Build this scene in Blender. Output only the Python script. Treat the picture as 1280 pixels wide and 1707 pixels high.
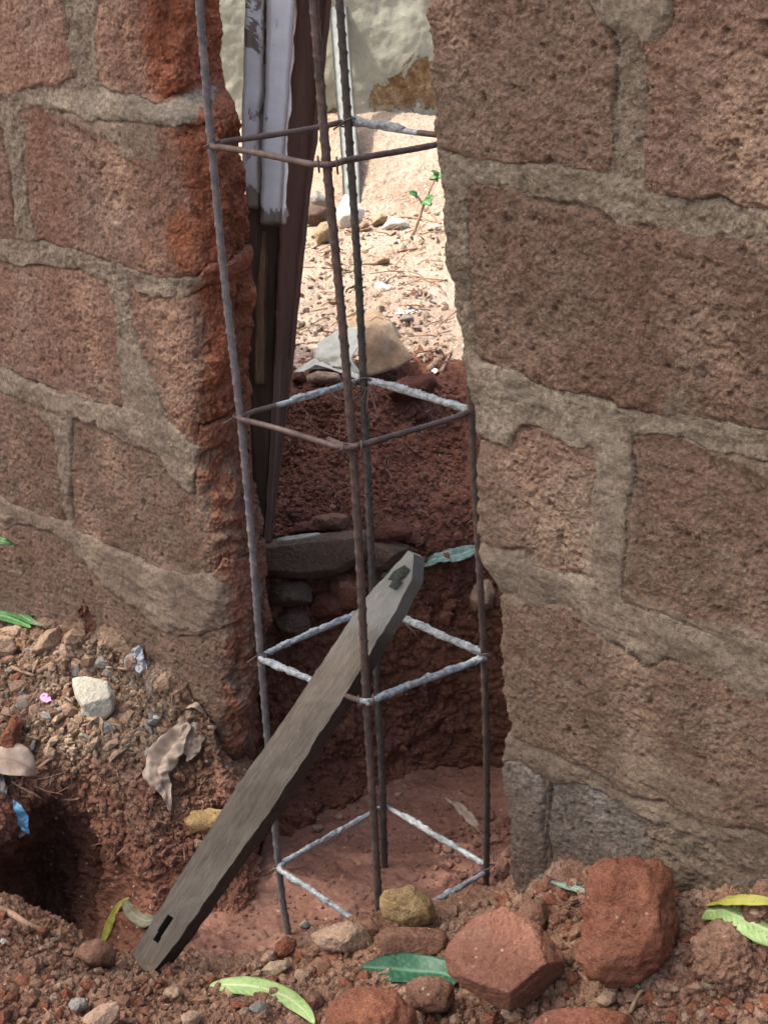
import bpy, bmesh, math, random
import numpy as np
from mathutils import Vector, Matrix
from mathutils.bvhtree import BVHTree

# ------------------------------------------------------------------ clear
for o in list(bpy.data.objects):
    bpy.data.objects.remove(o)
SC = bpy.context.scene
COL = SC.collection
rng = np.random.default_rng(7)
random.seed(7)

# ------------------------------------------------------------------ camera (fitted to the rebar cage; 1 unit u = cage side = 0.22 m)
U = 0.22
Z0 = 0.80
FPX = 2594.96
YAW, PITCH, ROLL = 8.47435572e-01, 3.80206379e-01, -5.60638744e-02
CU = np.array([7.28255803, -5.29566036, 2.98205836])
_d = np.array([-math.sin(YAW) * math.cos(PITCH), math.cos(YAW) * math.cos(PITCH), -math.sin(PITCH)])
_r = np.array([math.cos(YAW), math.sin(YAW), 0.0])
_u = np.cross(_r, _d)
CR = math.cos(ROLL) * _r + math.sin(ROLL) * _u
CUP = -math.sin(ROLL) * _r + math.cos(ROLL) * _u
CD = _d

def w(p):
    p = np.asarray(p, float) * U
    return p + np.array([0, 0, Z0])

cam_d = bpy.data.cameras.new('camera')
cam = bpy.data.objects.new('camera', cam_d)
COL.objects.link(cam)
M3 = Matrix(((CR[0], CUP[0], -CD[0]), (CR[1], CUP[1], -CD[1]), (CR[2], CUP[2], -CD[2])))
cam.matrix_world = Matrix.Translation(Vector(w(CU))) @ M3.to_4x4()
cam_d.sensor_fit = 'VERTICAL'
cam_d.sensor_height = 24
cam_d.lens = FPX / 1707 * 24
cam_d.clip_start = 0.05
cam_d.clip_end = 500
SC.camera = cam
SC.render.resolution_x = 767
SC.render.resolution_y = 1024

# ------------------------------------------------------------------ light
SUN_EL = math.radians(60)
# direction towards the sun (u axes): from the left and behind the broken wall
SUN_AZ = math.radians(238)            # measured from +X counter-clockwise
SD = np.array([math.cos(SUN_EL) * math.cos(SUN_AZ), math.cos(SUN_EL) * math.sin(SUN_AZ), math.sin(SUN_EL)])
world = bpy.data.worlds.new('World')
SC.world = world
world.use_nodes = True
wn = world.node_tree.nodes
sky = wn.new('ShaderNodeTexSky')
sky.sky_type = 'NISHITA'
sky.sun_disc = False
sky.sun_elevation = SUN_EL
sky.sun_rotation = math.pi / 2 - SUN_AZ
sky.air_density = 0.7
sky.dust_density = 6.0
sky.ozone_density = 0.3
wn['Background'].inputs['Strength'].default_value = 0.15
world.node_tree.links.new(sky.outputs['Color'], wn['Background'].inputs['Color'])
sun_d = bpy.data.lights.new('sun', 'SUN')
sun_d.energy = 2.0
sun_d.angle = math.radians(0.6)
sun_d.color = (1.0, 0.95, 0.86)
sun = bpy.data.objects.new('sun', sun_d)
COL.objects.link(sun)
sun.rotation_euler = Vector(SD).to_track_quat('Z', 'Y').to_euler()
SC.view_settings.view_transform = 'Standard'
SC.view_settings.look = 'None'
SC.view_settings.gamma = 1
SC.view_settings.use_curve_mapping = False
SC.view_settings.exposure = 1.70

# ------------------------------------------------------------------ maths helpers
def ray(px, py):
    return CD + CR * (px - 640) / FPX + CUP * (853.5 - py) / FPX
def PD(px, py, d):
    return CU + ray(px, py) * d
def onY(px, py, y):
    v = ray(px, py); return CU + v * (y - CU[1]) / v[1]
def onX(px, py, x):
    v = ray(px, py); return CU + v * (x - CU[0]) / v[0]
def onZ(px, py, z):
    v = ray(px, py); return CU + v * (z - CU[2]) / v[2]
def dep(p):
    return float((np.asarray(p) - CU) @ CD)
def sm(a, b, x):
    t = np.clip((np.asarray(x, float) - a) / (b - a), 0, 1)
    return t * t * (3 - 2 * t)

_pr = np.random.default_rng(11)
PERM = np.tile(_pr.permutation(256), 3)
GR = _pr.normal(size=(256, 3)); GR /= np.linalg.norm(GR, axis=1)[:, None]
def noise(P):
    P = np.asarray(P, float)
    i = np.floor(P).astype(np.int64); f = P - i
    i &= 255
    s = f * f * f * (f * (f * 6 - 15) + 10)
    out = np.zeros(len(P))
    for dx in (0, 1):
        wx = s[:, 0] if dx else 1 - s[:, 0]
        hx = PERM[(i[:, 0] + dx) & 255]
        for dy in (0, 1):
            wy = s[:, 1] if dy else 1 - s[:, 1]
            hy = PERM[hx + ((i[:, 1] + dy) & 255)]
            for dz in (0, 1):
                wz = s[:, 2] if dz else 1 - s[:, 2]
                g = GR[PERM[hy + ((i[:, 2] + dz) & 255)]]
                out += wx * wy * wz * (g[:, 0] * (f[:, 0] - dx) + g[:, 1] * (f[:, 1] - dy) + g[:, 2] * (f[:, 2] - dz))
    return out * 1.6
def fbm(P, s, o=5, off=0.0, gain=.5, bil=False):
    P = np.asarray(P, float) * s + off
    a, r = 1.0, np.zeros(len(P))
    for _ in range(o):
        n = noise(P)
        r += a * ((1 - 2 * np.abs(n)) if bil == 2 else (np.abs(n) * 2 - .6 if bil else n))
        P = P * 2.03 + 17.7; a *= gain
    return r
def crom(K, t):
    """Catmull-Rom through K (n,...) at parameters t in 0..n-1"""
    K = np.asarray(K, float); n = len(K)
    i = np.clip(np.floor(t).astype(int), 0, n - 2); f = (t - i)
    g = lambda j: K[np.clip(j, 0, n - 1)]
    sh = (-1,) + (1,) * (K.ndim - 1); f = f.reshape(sh)
    p0, p1, p2, p3 = g(i - 1), g(i), g(i + 1), g(i + 2)
    return .5 * (2 * p1 + (p2 - p0) * f + (2 * p0 - 5 * p1 + 4 * p2 - p3) * f * f + (3 * p1 - p0 - 3 * p2 + p3) * f ** 3)

# ------------------------------------------------------------------ mesh helpers
def link(o, parent=None):
    COL.objects.link(o)
    if parent is not None:
        o.parent = parent
        o.location = Vector(o.location) - parent_world(parent)
    return o
def parent_world(p):
    v = Vector((0, 0, 0))
    while p is not None:
        v += Vector(p.location); p = p.parent
    return v
def tag(o, label=None, cat=None, group=None, kind=None):
    if label: o['label'] = label
    if cat: o['category'] = cat
    if group: o['group'] = group
    if kind: o['kind'] = kind
    return o
def thing(name, base, label, cat, group=None):
    o = bpy.data.objects.new(name, None)
    o.empty_display_size = .05
    o.location = Vector(w(base)); COL.objects.link(o)
    return tag(o, label, cat, group)
def mesh_obj(name, V, F, mat, parent=None, smooth=True, attrs=None, world_units=False, tris=None, quiet_origin=None):
    """V in u units; F int array (n,4) quads and / or tris (m,3)"""
    V = np.asarray(V, float)
    Wv = V if world_units else V * U + np.array([0, 0, Z0])
    org = np.array([(Wv[:, 0].min() + Wv[:, 0].max()) / 2, (Wv[:, 1].min() + Wv[:, 1].max()) / 2, Wv[:, 2].min()])
    if quiet_origin is not None: org = np.asarray(quiet_origin, float)
    me = bpy.data.meshes.new(name)
    me.vertices.add(len(Wv)); me.vertices.foreach_set('co', (Wv - org).astype(np.float32).ravel())
    loops, starts = [], []
    pos = 0
    if F is not None and len(F):
        F = np.asarray(F, np.int32); k = F.shape[1]
        loops.append(F.ravel()); starts.append(pos + np.arange(len(F)) * k); pos += F.size
    if tris is not None and len(tris):
        T = np.asarray(tris, np.int32)
        loops.append(T.ravel()); starts.append(pos + np.arange(len(T)) * 3); pos += T.size
    L = np.concatenate(loops); S = np.concatenate(starts).astype(np.int32)
    me.loops.add(len(L)); me.loops.foreach_set('vertex_index', L)
    me.polygons.add(len(S)); me.polygons.foreach_set('loop_start', S)
    me.polygons.foreach_set('use_smooth', np.full(len(S), smooth, bool))
    me.update(calc_edges=True)
    me.validate()
    if attrs:
        for n, a in attrs.items():
            at = me.attributes.new(n, 'FLOAT', 'POINT'); at.data.foreach_set('value', np.asarray(a, np.float32))
    if mat: me.materials.append(mat)
    o = bpy.data.objects.new(name, me); o.location = Vector(org)
    return link(o, parent)
def gridF(nr, nc, wrap=False):
    r = np.arange(nr - 1)[:, None]; c = np.arange(nc if wrap else nc - 1)[None]
    c2 = (c + 1) % nc
    return np.stack([r * nc + c, r * nc + c2, (r + 1) * nc + c2, (r + 1) * nc + c], -1).reshape(-1, 4)
def normals(G):
    a = np.gradient(G, axis=0); b = np.gradient(G, axis=1)
    n = np.cross(a, b); n /= np.linalg.norm(n, axis=2)[..., None] + 1e-12
    return n
def shell(V, F, ext):
    """closed body: faces + copy moved by ext (n,3) + walls along every open edge"""
    V = np.asarray(V, float); F = np.asarray(F)
    n = len(V); k = F.shape[1]
    E = np.concatenate([np.stack([F[:, i], F[:, (i + 1) % k]], 1) for i in range(k)])
    key = np.sort(E, 1); key = key[:, 0] * n + key[:, 1]
    u_, inv, cnt = np.unique(key, return_inverse=True, return_counts=True)
    B = E[cnt[inv] == 1]
    V2 = np.vstack([V, V + ext])
    walls = np.stack([B[:, 1], B[:, 0], B[:, 0] + n, B[:, 1] + n], 1)
    return V2, F, F[:, ::-1] + n, walls
def compact(V, F, extra=()):
    u_, inv = np.unique(F, return_inverse=True)
    return V[u_], inv.reshape(F.shape), [e[u_] for e in extra]
def tube(pts, rad, seg=10, mod=None, caps=True):
    P = np.asarray(pts, float); n = len(P)
    T = np.gradient(P, axis=0); T /= np.linalg.norm(T, axis=1)[:, None] + 1e-12
    ref = np.array([.31, .22, .92]);
    A = np.cross(T, ref); A /= np.linalg.norm(A, axis=1)[:, None]; Bv = np.cross(T, A)
    th = np.arange(seg) / seg * 2 * np.pi
    R = np.broadcast_to(np.asarray(rad, float).reshape(-1, 1), (n, seg)).copy()
    if mod is not None: R = mod(R, P, th)
    V = P[:, None] + R[..., None] * (np.cos(th)[None, :, None] * A[:, None] + np.sin(th)[None, :, None] * Bv[:, None])
    V = V.reshape(-1, 3); F = gridF(n, seg, True); tr = None
    if caps:
        V = np.vstack([V, P[0], P[-1]]); k = np.arange(seg); k2 = (k + 1) % seg
        tr = np.vstack([np.stack([k2, k, np.full(seg, n * seg)], 1), np.stack([(n - 1) * seg + k, (n - 1) * seg + k2, np.full(seg, n * seg + 1)], 1)])
    return V, F, tr
def resample(pts, step):
    P = np.asarray(pts, float)
    L = np.r_[0, np.cumsum(np.linalg.norm(np.diff(P, axis=0), axis=1))]
    n = max(int(L[-1] / step), 2)
    fine = crom(P, np.linspace(0, len(P) - 1, n * 3))
    L2 = np.r_[0, np.cumsum(np.linalg.norm(np.diff(fine, axis=0), axis=1))]
    s = np.linspace(0, L2[-1], n)
    return np.stack([np.interp(s, L2, fine[:, k]) for k in range(3)], 1)

# ------------------------------------------------------------------ materials
class MB:
    def __init__(s, name):
        s.m = bpy.data.materials.new(name); s.m.use_nodes = True
        s.t = s.m.node_tree; s.n = s.t.nodes; s.l = s.t.links
        s.b = s.n['Principled BSDF']; s.b.inputs['Specular IOR Level'].default_value = .25
        s.g = s.n.new('ShaderNodeNewGeometry')
    def pos(s): return s.g.outputs['Position']
    def noise(s, scale, detail=6, rough=.6, dist=0, off=0, stretch=None):
        v = s.pos()
        if off or stretch:
            mp = s.n.new('ShaderNodeMapping'); s.l.new(v, mp.inputs[0])
            mp.inputs['Location'].default_value = (off, off * .7, off * .3)
            if stretch: mp.inputs['Scale'].default_value = stretch
            v = mp.outputs[0]
        t = s.n.new('ShaderNodeTexNoise'); s.l.new(v, t.inputs['Vector'])
        t.inputs['Scale'].default_value = scale; t.inputs['Detail'].default_value = detail
        t.inputs['Roughness'].default_value = rough; t.inputs['Distortion'].default_value = dist
        return t.outputs['Fac']
    def voro(s, scale, out='Distance', feat='F1', rnd=1):
        t = s.n.new('ShaderNodeTexVoronoi'); s.l.new(s.pos(), t.inputs['Vector']); t.feature = feat
        t.inputs['Scale'].default_value = scale; t.inputs['Randomness'].default_value = rnd
        return t.outputs[out]
    def ramp(s, fac, stops, interp='LINEAR'):
        r = s.n.new('ShaderNodeValToRGB'); s.l.new(fac, r.inputs[0]); cr = r.color_ramp; cr.interpolation = interp
        while len(cr.elements) < len(stops): cr.elements.new(.5)
        for e, (p, c) in zip(cr.elements, stops):
            e.position = p; e.color = (c, c, c, 1) if isinstance(c, (int, float)) else (*c, 1)
        return r.outputs[0]
    def mix(s, fac, a, b, mode='MIX'):
        m = s.n.new('ShaderNodeMix'); m.data_type = 'RGBA'; m.blend_type = mode
        for k_, v in ((0, fac), (6, a), (7, b)):
            sock = m.inputs[k_]
            if isinstance(v, (int, float)): sock.default_value = v if k_ == 0 else (v, v, v, 1)
            elif isinstance(v, tuple): sock.default_value = (*v, 1)
            else: s.l.new(v, sock)
        return m.outputs[2]
    def math(s, op, a, b=0.0, c=0.0):
        m = s.n.new('ShaderNodeMath'); m.operation = op
        for k, v in enumerate((a, b, c)):
            if isinstance(v, (int, float)): m.inputs[k].default_value = v
            else: s.l.new(v, m.inputs[k])
        return m.outputs[0]
    def attr(s, name):
        a = s.n.new('ShaderNodeAttribute'); a.attribute_name = name; return a.outputs['Fac']
    def objrand(s):
        a = s.n.new('ShaderNodeObjectInfo'); return a.outputs['Random']
    def bump(s, h, dist, strength=1.0, prev=None):
        b = s.n.new('ShaderNodeBump'); s.l.new(h, b.inputs['Height'])
        b.inputs['Distance'].default_value = dist; b.inputs['Strength'].default_value = strength
        if prev is not None: s.l.new(prev, b.inputs['Normal'])
        return b.outputs[0]
    def out(s, col, rough=.92, nrm=None, spec=None):
        if isinstance(col, tuple): s.b.inputs['Base Color'].default_value = (*col, 1)
        else: s.l.new(col, s.b.inputs['Base Color'])
        if isinstance(rough, (int, float)): s.b.inputs['Roughness'].default_value = rough
        else: s.l.new(rough, s.b.inputs['Roughness'])
        if nrm is not None: s.l.new(nrm, s.b.inputs['Normal'])
        if spec is not None: s.b.inputs['Specular IOR Level'].default_value = spec
        return s.m

def earth(name, stops,  s_big=9, s_fine=160, contrast=.5, grains=None, grain_scale=260, grain_thr=.86, bump=.004, dark=None, rough=.95, spec=.15, off=0, bump_scale=110, layer=None):
    b = MB(name)
    c = b.ramp(b.noise(s_big, 7, .62, .3, off=off), stops)
    f = b.ramp(b.noise(s_fine, 5, .7, off=off + 3), [(.25, 1 - contrast), (.75, 1 + contrast * .6)])
    c = b.mix(1.0, c, f, 'MULTIPLY')
    f2 = b.ramp(b.noise(s_fine * 3.1, 3, .6, off=off + 9), [(.3, 1 - contrast * .8), (.7, 1 + contrast * .5)])
    c = b.mix(1.0, c, f2, 'MULTIPLY')
    if dark:
        c = b.mix(b.ramp(b.noise(dark[0], 5, .6, .4, off=off + 5), [(dark[1], 0.0), (dark[1] + .12, dark[2])]), c, dark[3])
    if layer:
        sx = b.n.new('ShaderNodeSeparateXYZ'); b.l.new(b.pos(), sx.inputs[0])
        hh = b.math('ADD', sx.outputs[2], b.math('MULTIPLY', b.math('SUBTRACT', b.noise(12, 6, .65, off=7), .5), .35))
        c = b.mix(b.ramp(hh, [(layer[0], 1.0), (layer[1], 0.0)]), c, b.mix(1.0, layer[2], f, 'MULTIPLY'))
    if grains:
        g = b.ramp(b.voro(grain_scale, 'Color'), [(grain_thr, 0.0), (grain_thr + .03, 1.0)])
        e = b.ramp(b.voro(grain_scale), [(.35, 1.0), (.5, 0.0)])
        c = b.mix(b.math('MULTIPLY', g, e), c, grains)
    h = b.noise(bump_scale, 8, .72, off=off + 1)
    n = b.bump(h, bump, 1.0)
    n = b.bump(b.ramp(b.voro(bump_scale * 2.2), [(0, 0.0), (.5, 1.0)]), bump * .25, .6, n)
    return b.out(c, rough, n, spec)

def wall_mat(name, dust, body, fresh, seed, smearc, tint=(1, 1, 1), stain=None):
    b = MB(name)
    big = b.noise(7, 8, .65, .5, off=seed)
    c = b.ramp(big, [(.30, body), (.50, tuple((x + y) / 2 for x, y in zip(body, dust))), (.66, dust)])
    fr = b.math('ADD', b.attr('fresh'), b.math('MULTIPLY', b.math('SUBTRACT', b.noise(26, 6, .6, off=seed + 4), .5), .9))
    fc = b.ramp(b.noise(16, 6, .6, .3, off=seed + 7), [(.3, tuple(x * .72 for x in fresh)), (.6, fresh), (.75, tuple(min(1, x * 1.35) for x in fresh))])
    c = b.mix(b.ramp(fr, [(.22, 0.0), (.80, 1.0)]), c, fc)
    # crumbly grain: pale dust on the high points, dark in the pores
    g = b.noise(190, 6, .75, off=seed)
    c = b.mix(1.0, c, b.ramp(g, [(.30, .48), (.5, 1.0), (.70, 1.50)]), 'MULTIPLY')
    c = b.mix(1.0, c, b.ramp(b.noise(48, 7, .75, .2, off=seed + 2), [(.34, .70), (.5, 1.0), (.68, 1.18)]), 'MULTIPLY')
    sp = b.math('MULTIPLY', b.ramp(b.voro(420, 'Color'), [(.84, 0.0), (.88, .55)]), b.ramp(b.voro(420), [(.3, 1.0), (.5, 0.0)]))
    c = b.mix(sp, c, (.50, .40, .32))
    pores = b.ramp(b.voro(150), [(.05, 1.0), (.20, 0.0)])
    pores = b.math('MULTIPLY', pores, b.ramp(b.noise(30, 3, .5, off=seed + 6), [(.46, 0.0), (.56, 1.0)]))
    c = b.mix(b.math('MULTIPLY', pores, .55), c, tuple(x * .3 for x in body))
    sc = b.mix(1.0, smearc, b.ramp(b.noise(120, 6, .7, off=seed + 8), [(.3, .62), (.7, 1.32)]), 'MULTIPLY')
    sc = b.mix(1.0, sc, b.ramp(b.noise(17, 7, .7, .4, off=seed + 12), [(.3, .70), (.5, 1.0), (.7, 1.22)]), 'MULTIPLY')
    sc = b.mix(1.0, sc, b.ramp(g, [(.30, .60), (.5, 1.0), (.70, 1.40)]), 'MULTIPLY')
    sme = b.math('ADD', b.attr('smear'), b.math('MULTIPLY', b.math('SUBTRACT', b.noise(34, 7, .7, off=seed + 9), .5), 1.1))
    c = b.mix(b.ramp(sme, [(.40, 0.0), (.60, .92)]), c, sc)
    if stain:
        sx = b.n.new('ShaderNodeSeparateXYZ'); b.l.new(b.pos(), sx.inputs[0])
        h = b.math('ADD', sx.outputs[2], b.math('MULTIPLY', b.math('SUBTRACT', b.noise(9, 7, .65, off=3), .5), .30))
        c = b.mix(b.math('MULTIPLY', b.ramp(h, [(stain[0], stain[3]), (stain[1], 0.0)]), b.ramp(fr, [(.3, 1.0), (.8, .30)])), c, b.mix(1.0, stain[2], b.ramp(g, [(.30, .6), (.5, 1.0), (.70, 1.4)]), 'MULTIPLY'))
    rnd = b.ramp(b.objrand(), [(0, .80), (1, 1.12)])
    c = b.mix(1.0, c, rnd, 'MULTIPLY')
    n = b.bump(b.noise(120, 9, .80, off=seed), .0062, .9)
    n = b.bump(b.noise(420, 4, .7, off=seed), .0022, .9, n)
    n = b.bump(b.ramp(b.voro(190), [(.02, 0.0), (.25, 1.0)]), .0022, .7, n)
    return b.out(c, .96, n, .12)

MAT = {}
MAT['brickR'] = wall_mat('laterite_block', (.238, .172, .124), (.215, .128, .088), (.25, .095, .05), 0, (.245, .195, .140), stain=(.34, .95, (.138, .094, .064), .85))
MAT['brickL'] = wall_mat('laterite_block_red', (.300, .205, .150), (.262, .142, .095), (.300, .112, .060), 21, (.255, .200, .148), stain=(.30, .92, (.175, .118, .084), .78))
MAT['conc'] = wall_mat('concrete_block', (.28, .25, .21), (.22, .19, .155), (.2, .17, .14), 33, (.24, .225, .20), stain=(.30, .52, (.10, .065, .043), .85))
MAT['mortarR'] = wall_mat('mortar_grey', (.265, .225, .165), (.215, .168, .120), (.25, .17, .11), 40, (.27, .23, .17), stain=(.34, 1.0, (.150, .108, .077), .88))
MAT['mortarL'] = wall_mat('mortar_tan', (.265, .218, .162), (.225, .172, .125), (.28, .115, .068), 52, (.28, .235, .175), stain=(.30, .98, (.185, .130, .094), .82))
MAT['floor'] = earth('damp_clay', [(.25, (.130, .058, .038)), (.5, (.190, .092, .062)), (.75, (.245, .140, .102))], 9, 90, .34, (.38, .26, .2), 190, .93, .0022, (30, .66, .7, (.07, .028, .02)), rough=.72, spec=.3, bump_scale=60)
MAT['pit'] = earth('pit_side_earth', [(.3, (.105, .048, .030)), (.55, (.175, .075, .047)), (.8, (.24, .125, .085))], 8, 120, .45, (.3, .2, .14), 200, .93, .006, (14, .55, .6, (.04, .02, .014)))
MAT['mound'] = earth('red_spoil_earth', [(.3, (.150, .062, .040)), (.55, (.220, .096, .064)), (.8, (.29, .145, .10))], 10, 150, .45, (.34, .22, .15), 230, .93, .008)
MAT['debris'] = earth('debris_earth', [(.25, (.19, .075, .042)), (.42, (.205, .125, .080)), (.58, (.255, .180, .125)), (.78, (.34, .26, .19))], 11, 130, .5, (.46, .38, .29), 170, .86, .007, (9, .62, .6, (.10, .06, .04)), layer=(.10, .22, (.215, .100, .066)))
MAT['fore'] = earth('crumbly_red_earth', [(.28, (.200, .102, .062)), (.5, (.280, .162, .106)), (.75, (.36, .245, .175))], 9, 140, .5, (.45, .32, .23), 190, .86, .007)
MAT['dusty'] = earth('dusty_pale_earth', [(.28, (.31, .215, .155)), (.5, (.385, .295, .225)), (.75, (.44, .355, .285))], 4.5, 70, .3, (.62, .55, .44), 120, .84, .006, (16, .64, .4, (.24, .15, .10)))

def rockm(name, a, b_, c=None, seed=0, fleck=None, bump=.006, ctr=.4):
    return earth(name, [(.3, a), (.55, b_), (.78, c or tuple(min(1, x * 1.25) for x in b_))], 16, 170, ctr, fleck, 220, .9, bump, off=seed)
MAT['rk_tan'] = rockm('tan_stone', (.26, .185, .115), (.37, .28, .18), seed=2)
MAT['rk_tan2'] = rockm('sandy_stone', (.28, .18, .12), (.36, .25, .17), (.42, .31, .23), 5)
MAT['rk_ochre'] = rockm('ochre_stone', (.22, .14, .06), (.34, .235, .11), (.42, .31, .17), 8)
MAT['rk_red'] = rockm('red_laterite_lump', (.20, .075, .042), (.27, .112, .066), (.32, .155, .095), 12, (.4, .26, .17), .008)
MAT['rk_slab'] = rockm('pinkish_laterite_lump', (.20, .088, .054), (.265, .125, .082), (.32, .18, .12), 15, (.45, .33, .25), .006, .3)
MAT['rk_brown'] = rockm('brown_laterite_lump', (.17, .085, .052), (.245, .135, .088), (.30, .19, .13), 17, (.4, .3, .22))
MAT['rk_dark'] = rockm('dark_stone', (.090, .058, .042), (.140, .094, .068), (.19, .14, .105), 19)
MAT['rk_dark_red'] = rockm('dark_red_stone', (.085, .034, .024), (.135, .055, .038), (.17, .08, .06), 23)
MAT['rk_grey'] = rockm('grey_stone', (.17, .15, .13), (.27, .25, .22), (.36, .34, .3), 26)
MAT['plug'] = rockm('grey_green_cement', (.045, .05, .04), (.085, .09, .075), (.13, .135, .11), 37)
MAT['rk_pale'] = rockm('pale_cement', (.36, .33, .26), (.46, .43, .35), (.54, .52, .45), 31, ctr=.2)
MAT['rk_white'] = rockm('white_stone', (.45, .43, .38), (.62, .60, .54), (.7, .68, .62), 29, ctr=.2)

def steel(name, rust, dark, crusty=0):
    b = MB(name)
    c = b.ramp(b.noise(60, 6, .7, .4), [(.32, dark), (.55, rust), (.75, tuple(min(1, x * 1.5) for x in rust))])
    c = b.mix(1.0, c, b.ramp(b.noise(500, 4, .6), [(.3, .7), (.7, 1.3)]), 'MULTIPLY')
    c = b.mix(b.math('MULTIPLY', b.attr('crust'), b.ramp(b.noise(240, 4, .6), [(.4, .5), (.55, 1.0)])), c, (.40, .45, .46))
    r = b.ramp(b.noise(40, 4), [(.3, .45), (.7, .75)])
    b.b.inputs['Metallic'].default_value = .25
    n = b.bump(b.noise(400, 5, .7), .0012, .6)
    return b.out(c, r, n, .45)
MAT['bar_blue'] = steel('weathered_bar_steel', (.135, .120, .115), (.075, .075, .080))
MAT['bar_dark'] = steel('blackened_bar_steel', (.060, .050, .042), (.022, .022, .020))
MAT['bar_rust'] = steel('rusty_bar_steel', (.085, .056, .043), (.035, .026, .021))
MAT['stir'] = steel('rusty_stirrup_steel', (.100, .066, .054), (.040, .028, .024))
def crust():
    b = MB('cement_crust')
    c = b.ramp(b.noise(120, 6, .7), [(.32, (.13, .12, .11)), (.48, (.27, .29, .285)), (.72, (.42, .47, .48))])
    n = b.bump(b.noise(260, 6, .7), .004, .9)
    return b.out(c, .95, n, .1)
MAT['crust'] = crust()

def plank_m():
    b = MB('old_weathered_timber')
    gdir = (PD(680, 925, 9.35) - PD(255, 1605, 9.85)); gdir /= np.linalg.norm(gdir)
    # grain runs along the board: rotate position so that local X is the board's length
    mp = b.n.new('ShaderNodeMapping'); mp.vector_type = 'TEXTURE'; b.l.new(b.pos(), mp.inputs[0])
    mp.inputs['Rotation'].default_value = Vector(gdir).to_track_quat('X', 'Z').to_euler()
    def nz(sc, st, d=6, r=.6, o=0):
        m2 = b.n.new('ShaderNodeMapping'); b.l.new(mp.outputs[0], m2.inputs[0]); m2.inputs['Scale'].default_value = st; m2.inputs['Location'].default_value = (o, o, o)
        t = b.n.new('ShaderNodeTexNoise'); b.l.new(m2.outputs[0], t.inputs['Vector']); t.inputs['Scale'].default_value = sc
        t.inputs['Detail'].default_value = d; t.inputs['Roughness'].default_value = r; return t.outputs['Fac']
    c = b.ramp(nz(6, (1, 3, 3), 6, .6), [(.3, (.135, .108, .078)), (.5, (.185, .158, .118)), (.7, (.225, .180, .125))])
    c = b.mix(1.0, c, b.ramp(nz(22, (1, 16, 16), 6, .65, 4), [(.3, .74), (.7, 1.22)]), 'MULTIPLY')
    c = b.mix(b.ramp(b.noise(240, 3, .6), [(.66, 0.0), (.74, .5)]), c, (.36, .33, .27))
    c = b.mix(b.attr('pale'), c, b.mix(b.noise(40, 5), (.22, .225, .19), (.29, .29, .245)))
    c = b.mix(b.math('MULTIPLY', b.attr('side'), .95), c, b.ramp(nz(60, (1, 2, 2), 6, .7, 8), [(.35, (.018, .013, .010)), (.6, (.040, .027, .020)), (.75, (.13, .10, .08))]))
    n = b.bump(nz(30, (1, 14, 14), 6, .7), .0014, .7)
    n = b.bump(b.noise(200, 5, .6), .0010, .5, n)
    return b.out(c, .72, n, .3)
MAT['plank'] = plank_m()
def paint_m():
    b = MB('peeling_white_paint')
    pn = b.noise(15, 9, .72, .8, stretch=(1, 1, .42))
    fac = b.math('ADD', pn, b.math('MULTIPLY', b.attr('bare'), .4))
    wcol = b.ramp(b.noise(40, 5, .6), [(.3, (.66, .69, .72)), (.7, (.78, .81, .84))])
    wood = b.ramp(b.noise(40, 6, .7, stretch=(1, 1, .12)), [(.3, (.16, .13, .115)), (.6, (.32, .285, .25)), (.8, (.42, .39, .35))])
    c = b.mix(b.ramp(fac, [(.575, 0.0), (.59, 1.0)]), wcol, wood)
    c = b.mix(b.ramp(b.noise(300, 3), [(.66, 0.0), (.72, .5)]), c, (.3, .25, .2))
    n = b.bump(b.ramp(fac, [(.57, 1.0), (.60, 0.0)]), .0012, .8)
    n = b.bump(b.noise(120, 5, .6), .001, .5, n)
    return b.out(c, .6, n, .3)
MAT['paint'] = paint_m()
def wood_m(name, a, c_, e, s=1):
    b = MB(name)
    c = b.ramp(b.noise(30 * s, 7, .7, .3, stretch=(1, 1, .1)), [(.3, a), (.55, c_), (.8, e)])
    n = b.bump(b.noise(60 * s, 6, .7, stretch=(1, 1, .1)), .002, .8)
    return b.out(c, .8, n, .2)
MAT['brownwood'] = wood_m('dark_brown_timber', (.040, .020, .013), (.072, .036, .024), (.11, .06, .04))
MAT['darkwood'] = wood_m('dark_rotten_timber', (.055, .038, .029), (.105, .074, .055), (.20, .16, .13))
MAT['palewood'] = wood_m('pale_grey_timber', (.15, .16, .145), (.23, .245, .225), (.31, .33, .31))
MAT['twig'] = wood_m('dry_twig', (.12, .07, .045), (.26, .17, .11), (.42, .32, .24), 3)

def leaf_m(name, a, c_, spots=None, rough=.45, trans=.25, vein=None, spot_thr=.8):
    b = MB(name)
    c = b.ramp(b.noise(45, 5, .6), [(.3, a), (.7, c_)])
    if vein: c = b.mix(b.attr('vein'), c, vein)
    if spots:
        s_ = b.math('MULTIPLY', b.ramp(b.voro(420, 'Color'), [(spot_thr, 0.0), (spot_thr + .03, 1.0)]), b.ramp(b.voro(420), [(.25, 1.0), (.38, 0.0)]))
        c = b.mix(s_, c, spots)
    n = b.bump(b.attr('vein'), .001, .4)
    b.b.inputs['Transmission Weight'].default_value = 0
    m = b.out(c, rough, n, .4)
    if trans:
        tr = b.n.new('ShaderNodeBsdfTranslucent'); mx = b.n.new('ShaderNodeMixShader'); mx.inputs[0].default_value = trans
        b.l.new(c, tr.inputs[0]); b.l.new(b.b.outputs[0], mx.inputs[1]); b.l.new(tr.outputs[0], mx.inputs[2])
        b.l.new(mx.outputs[0], b.n['Material Output'].inputs[0])
    return m
MAT['lf_dark'] = leaf_m('dark_green_leaf', (.010, .060, .030), (.022, .10, .048), vein=(.10, .22, .12))
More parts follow.
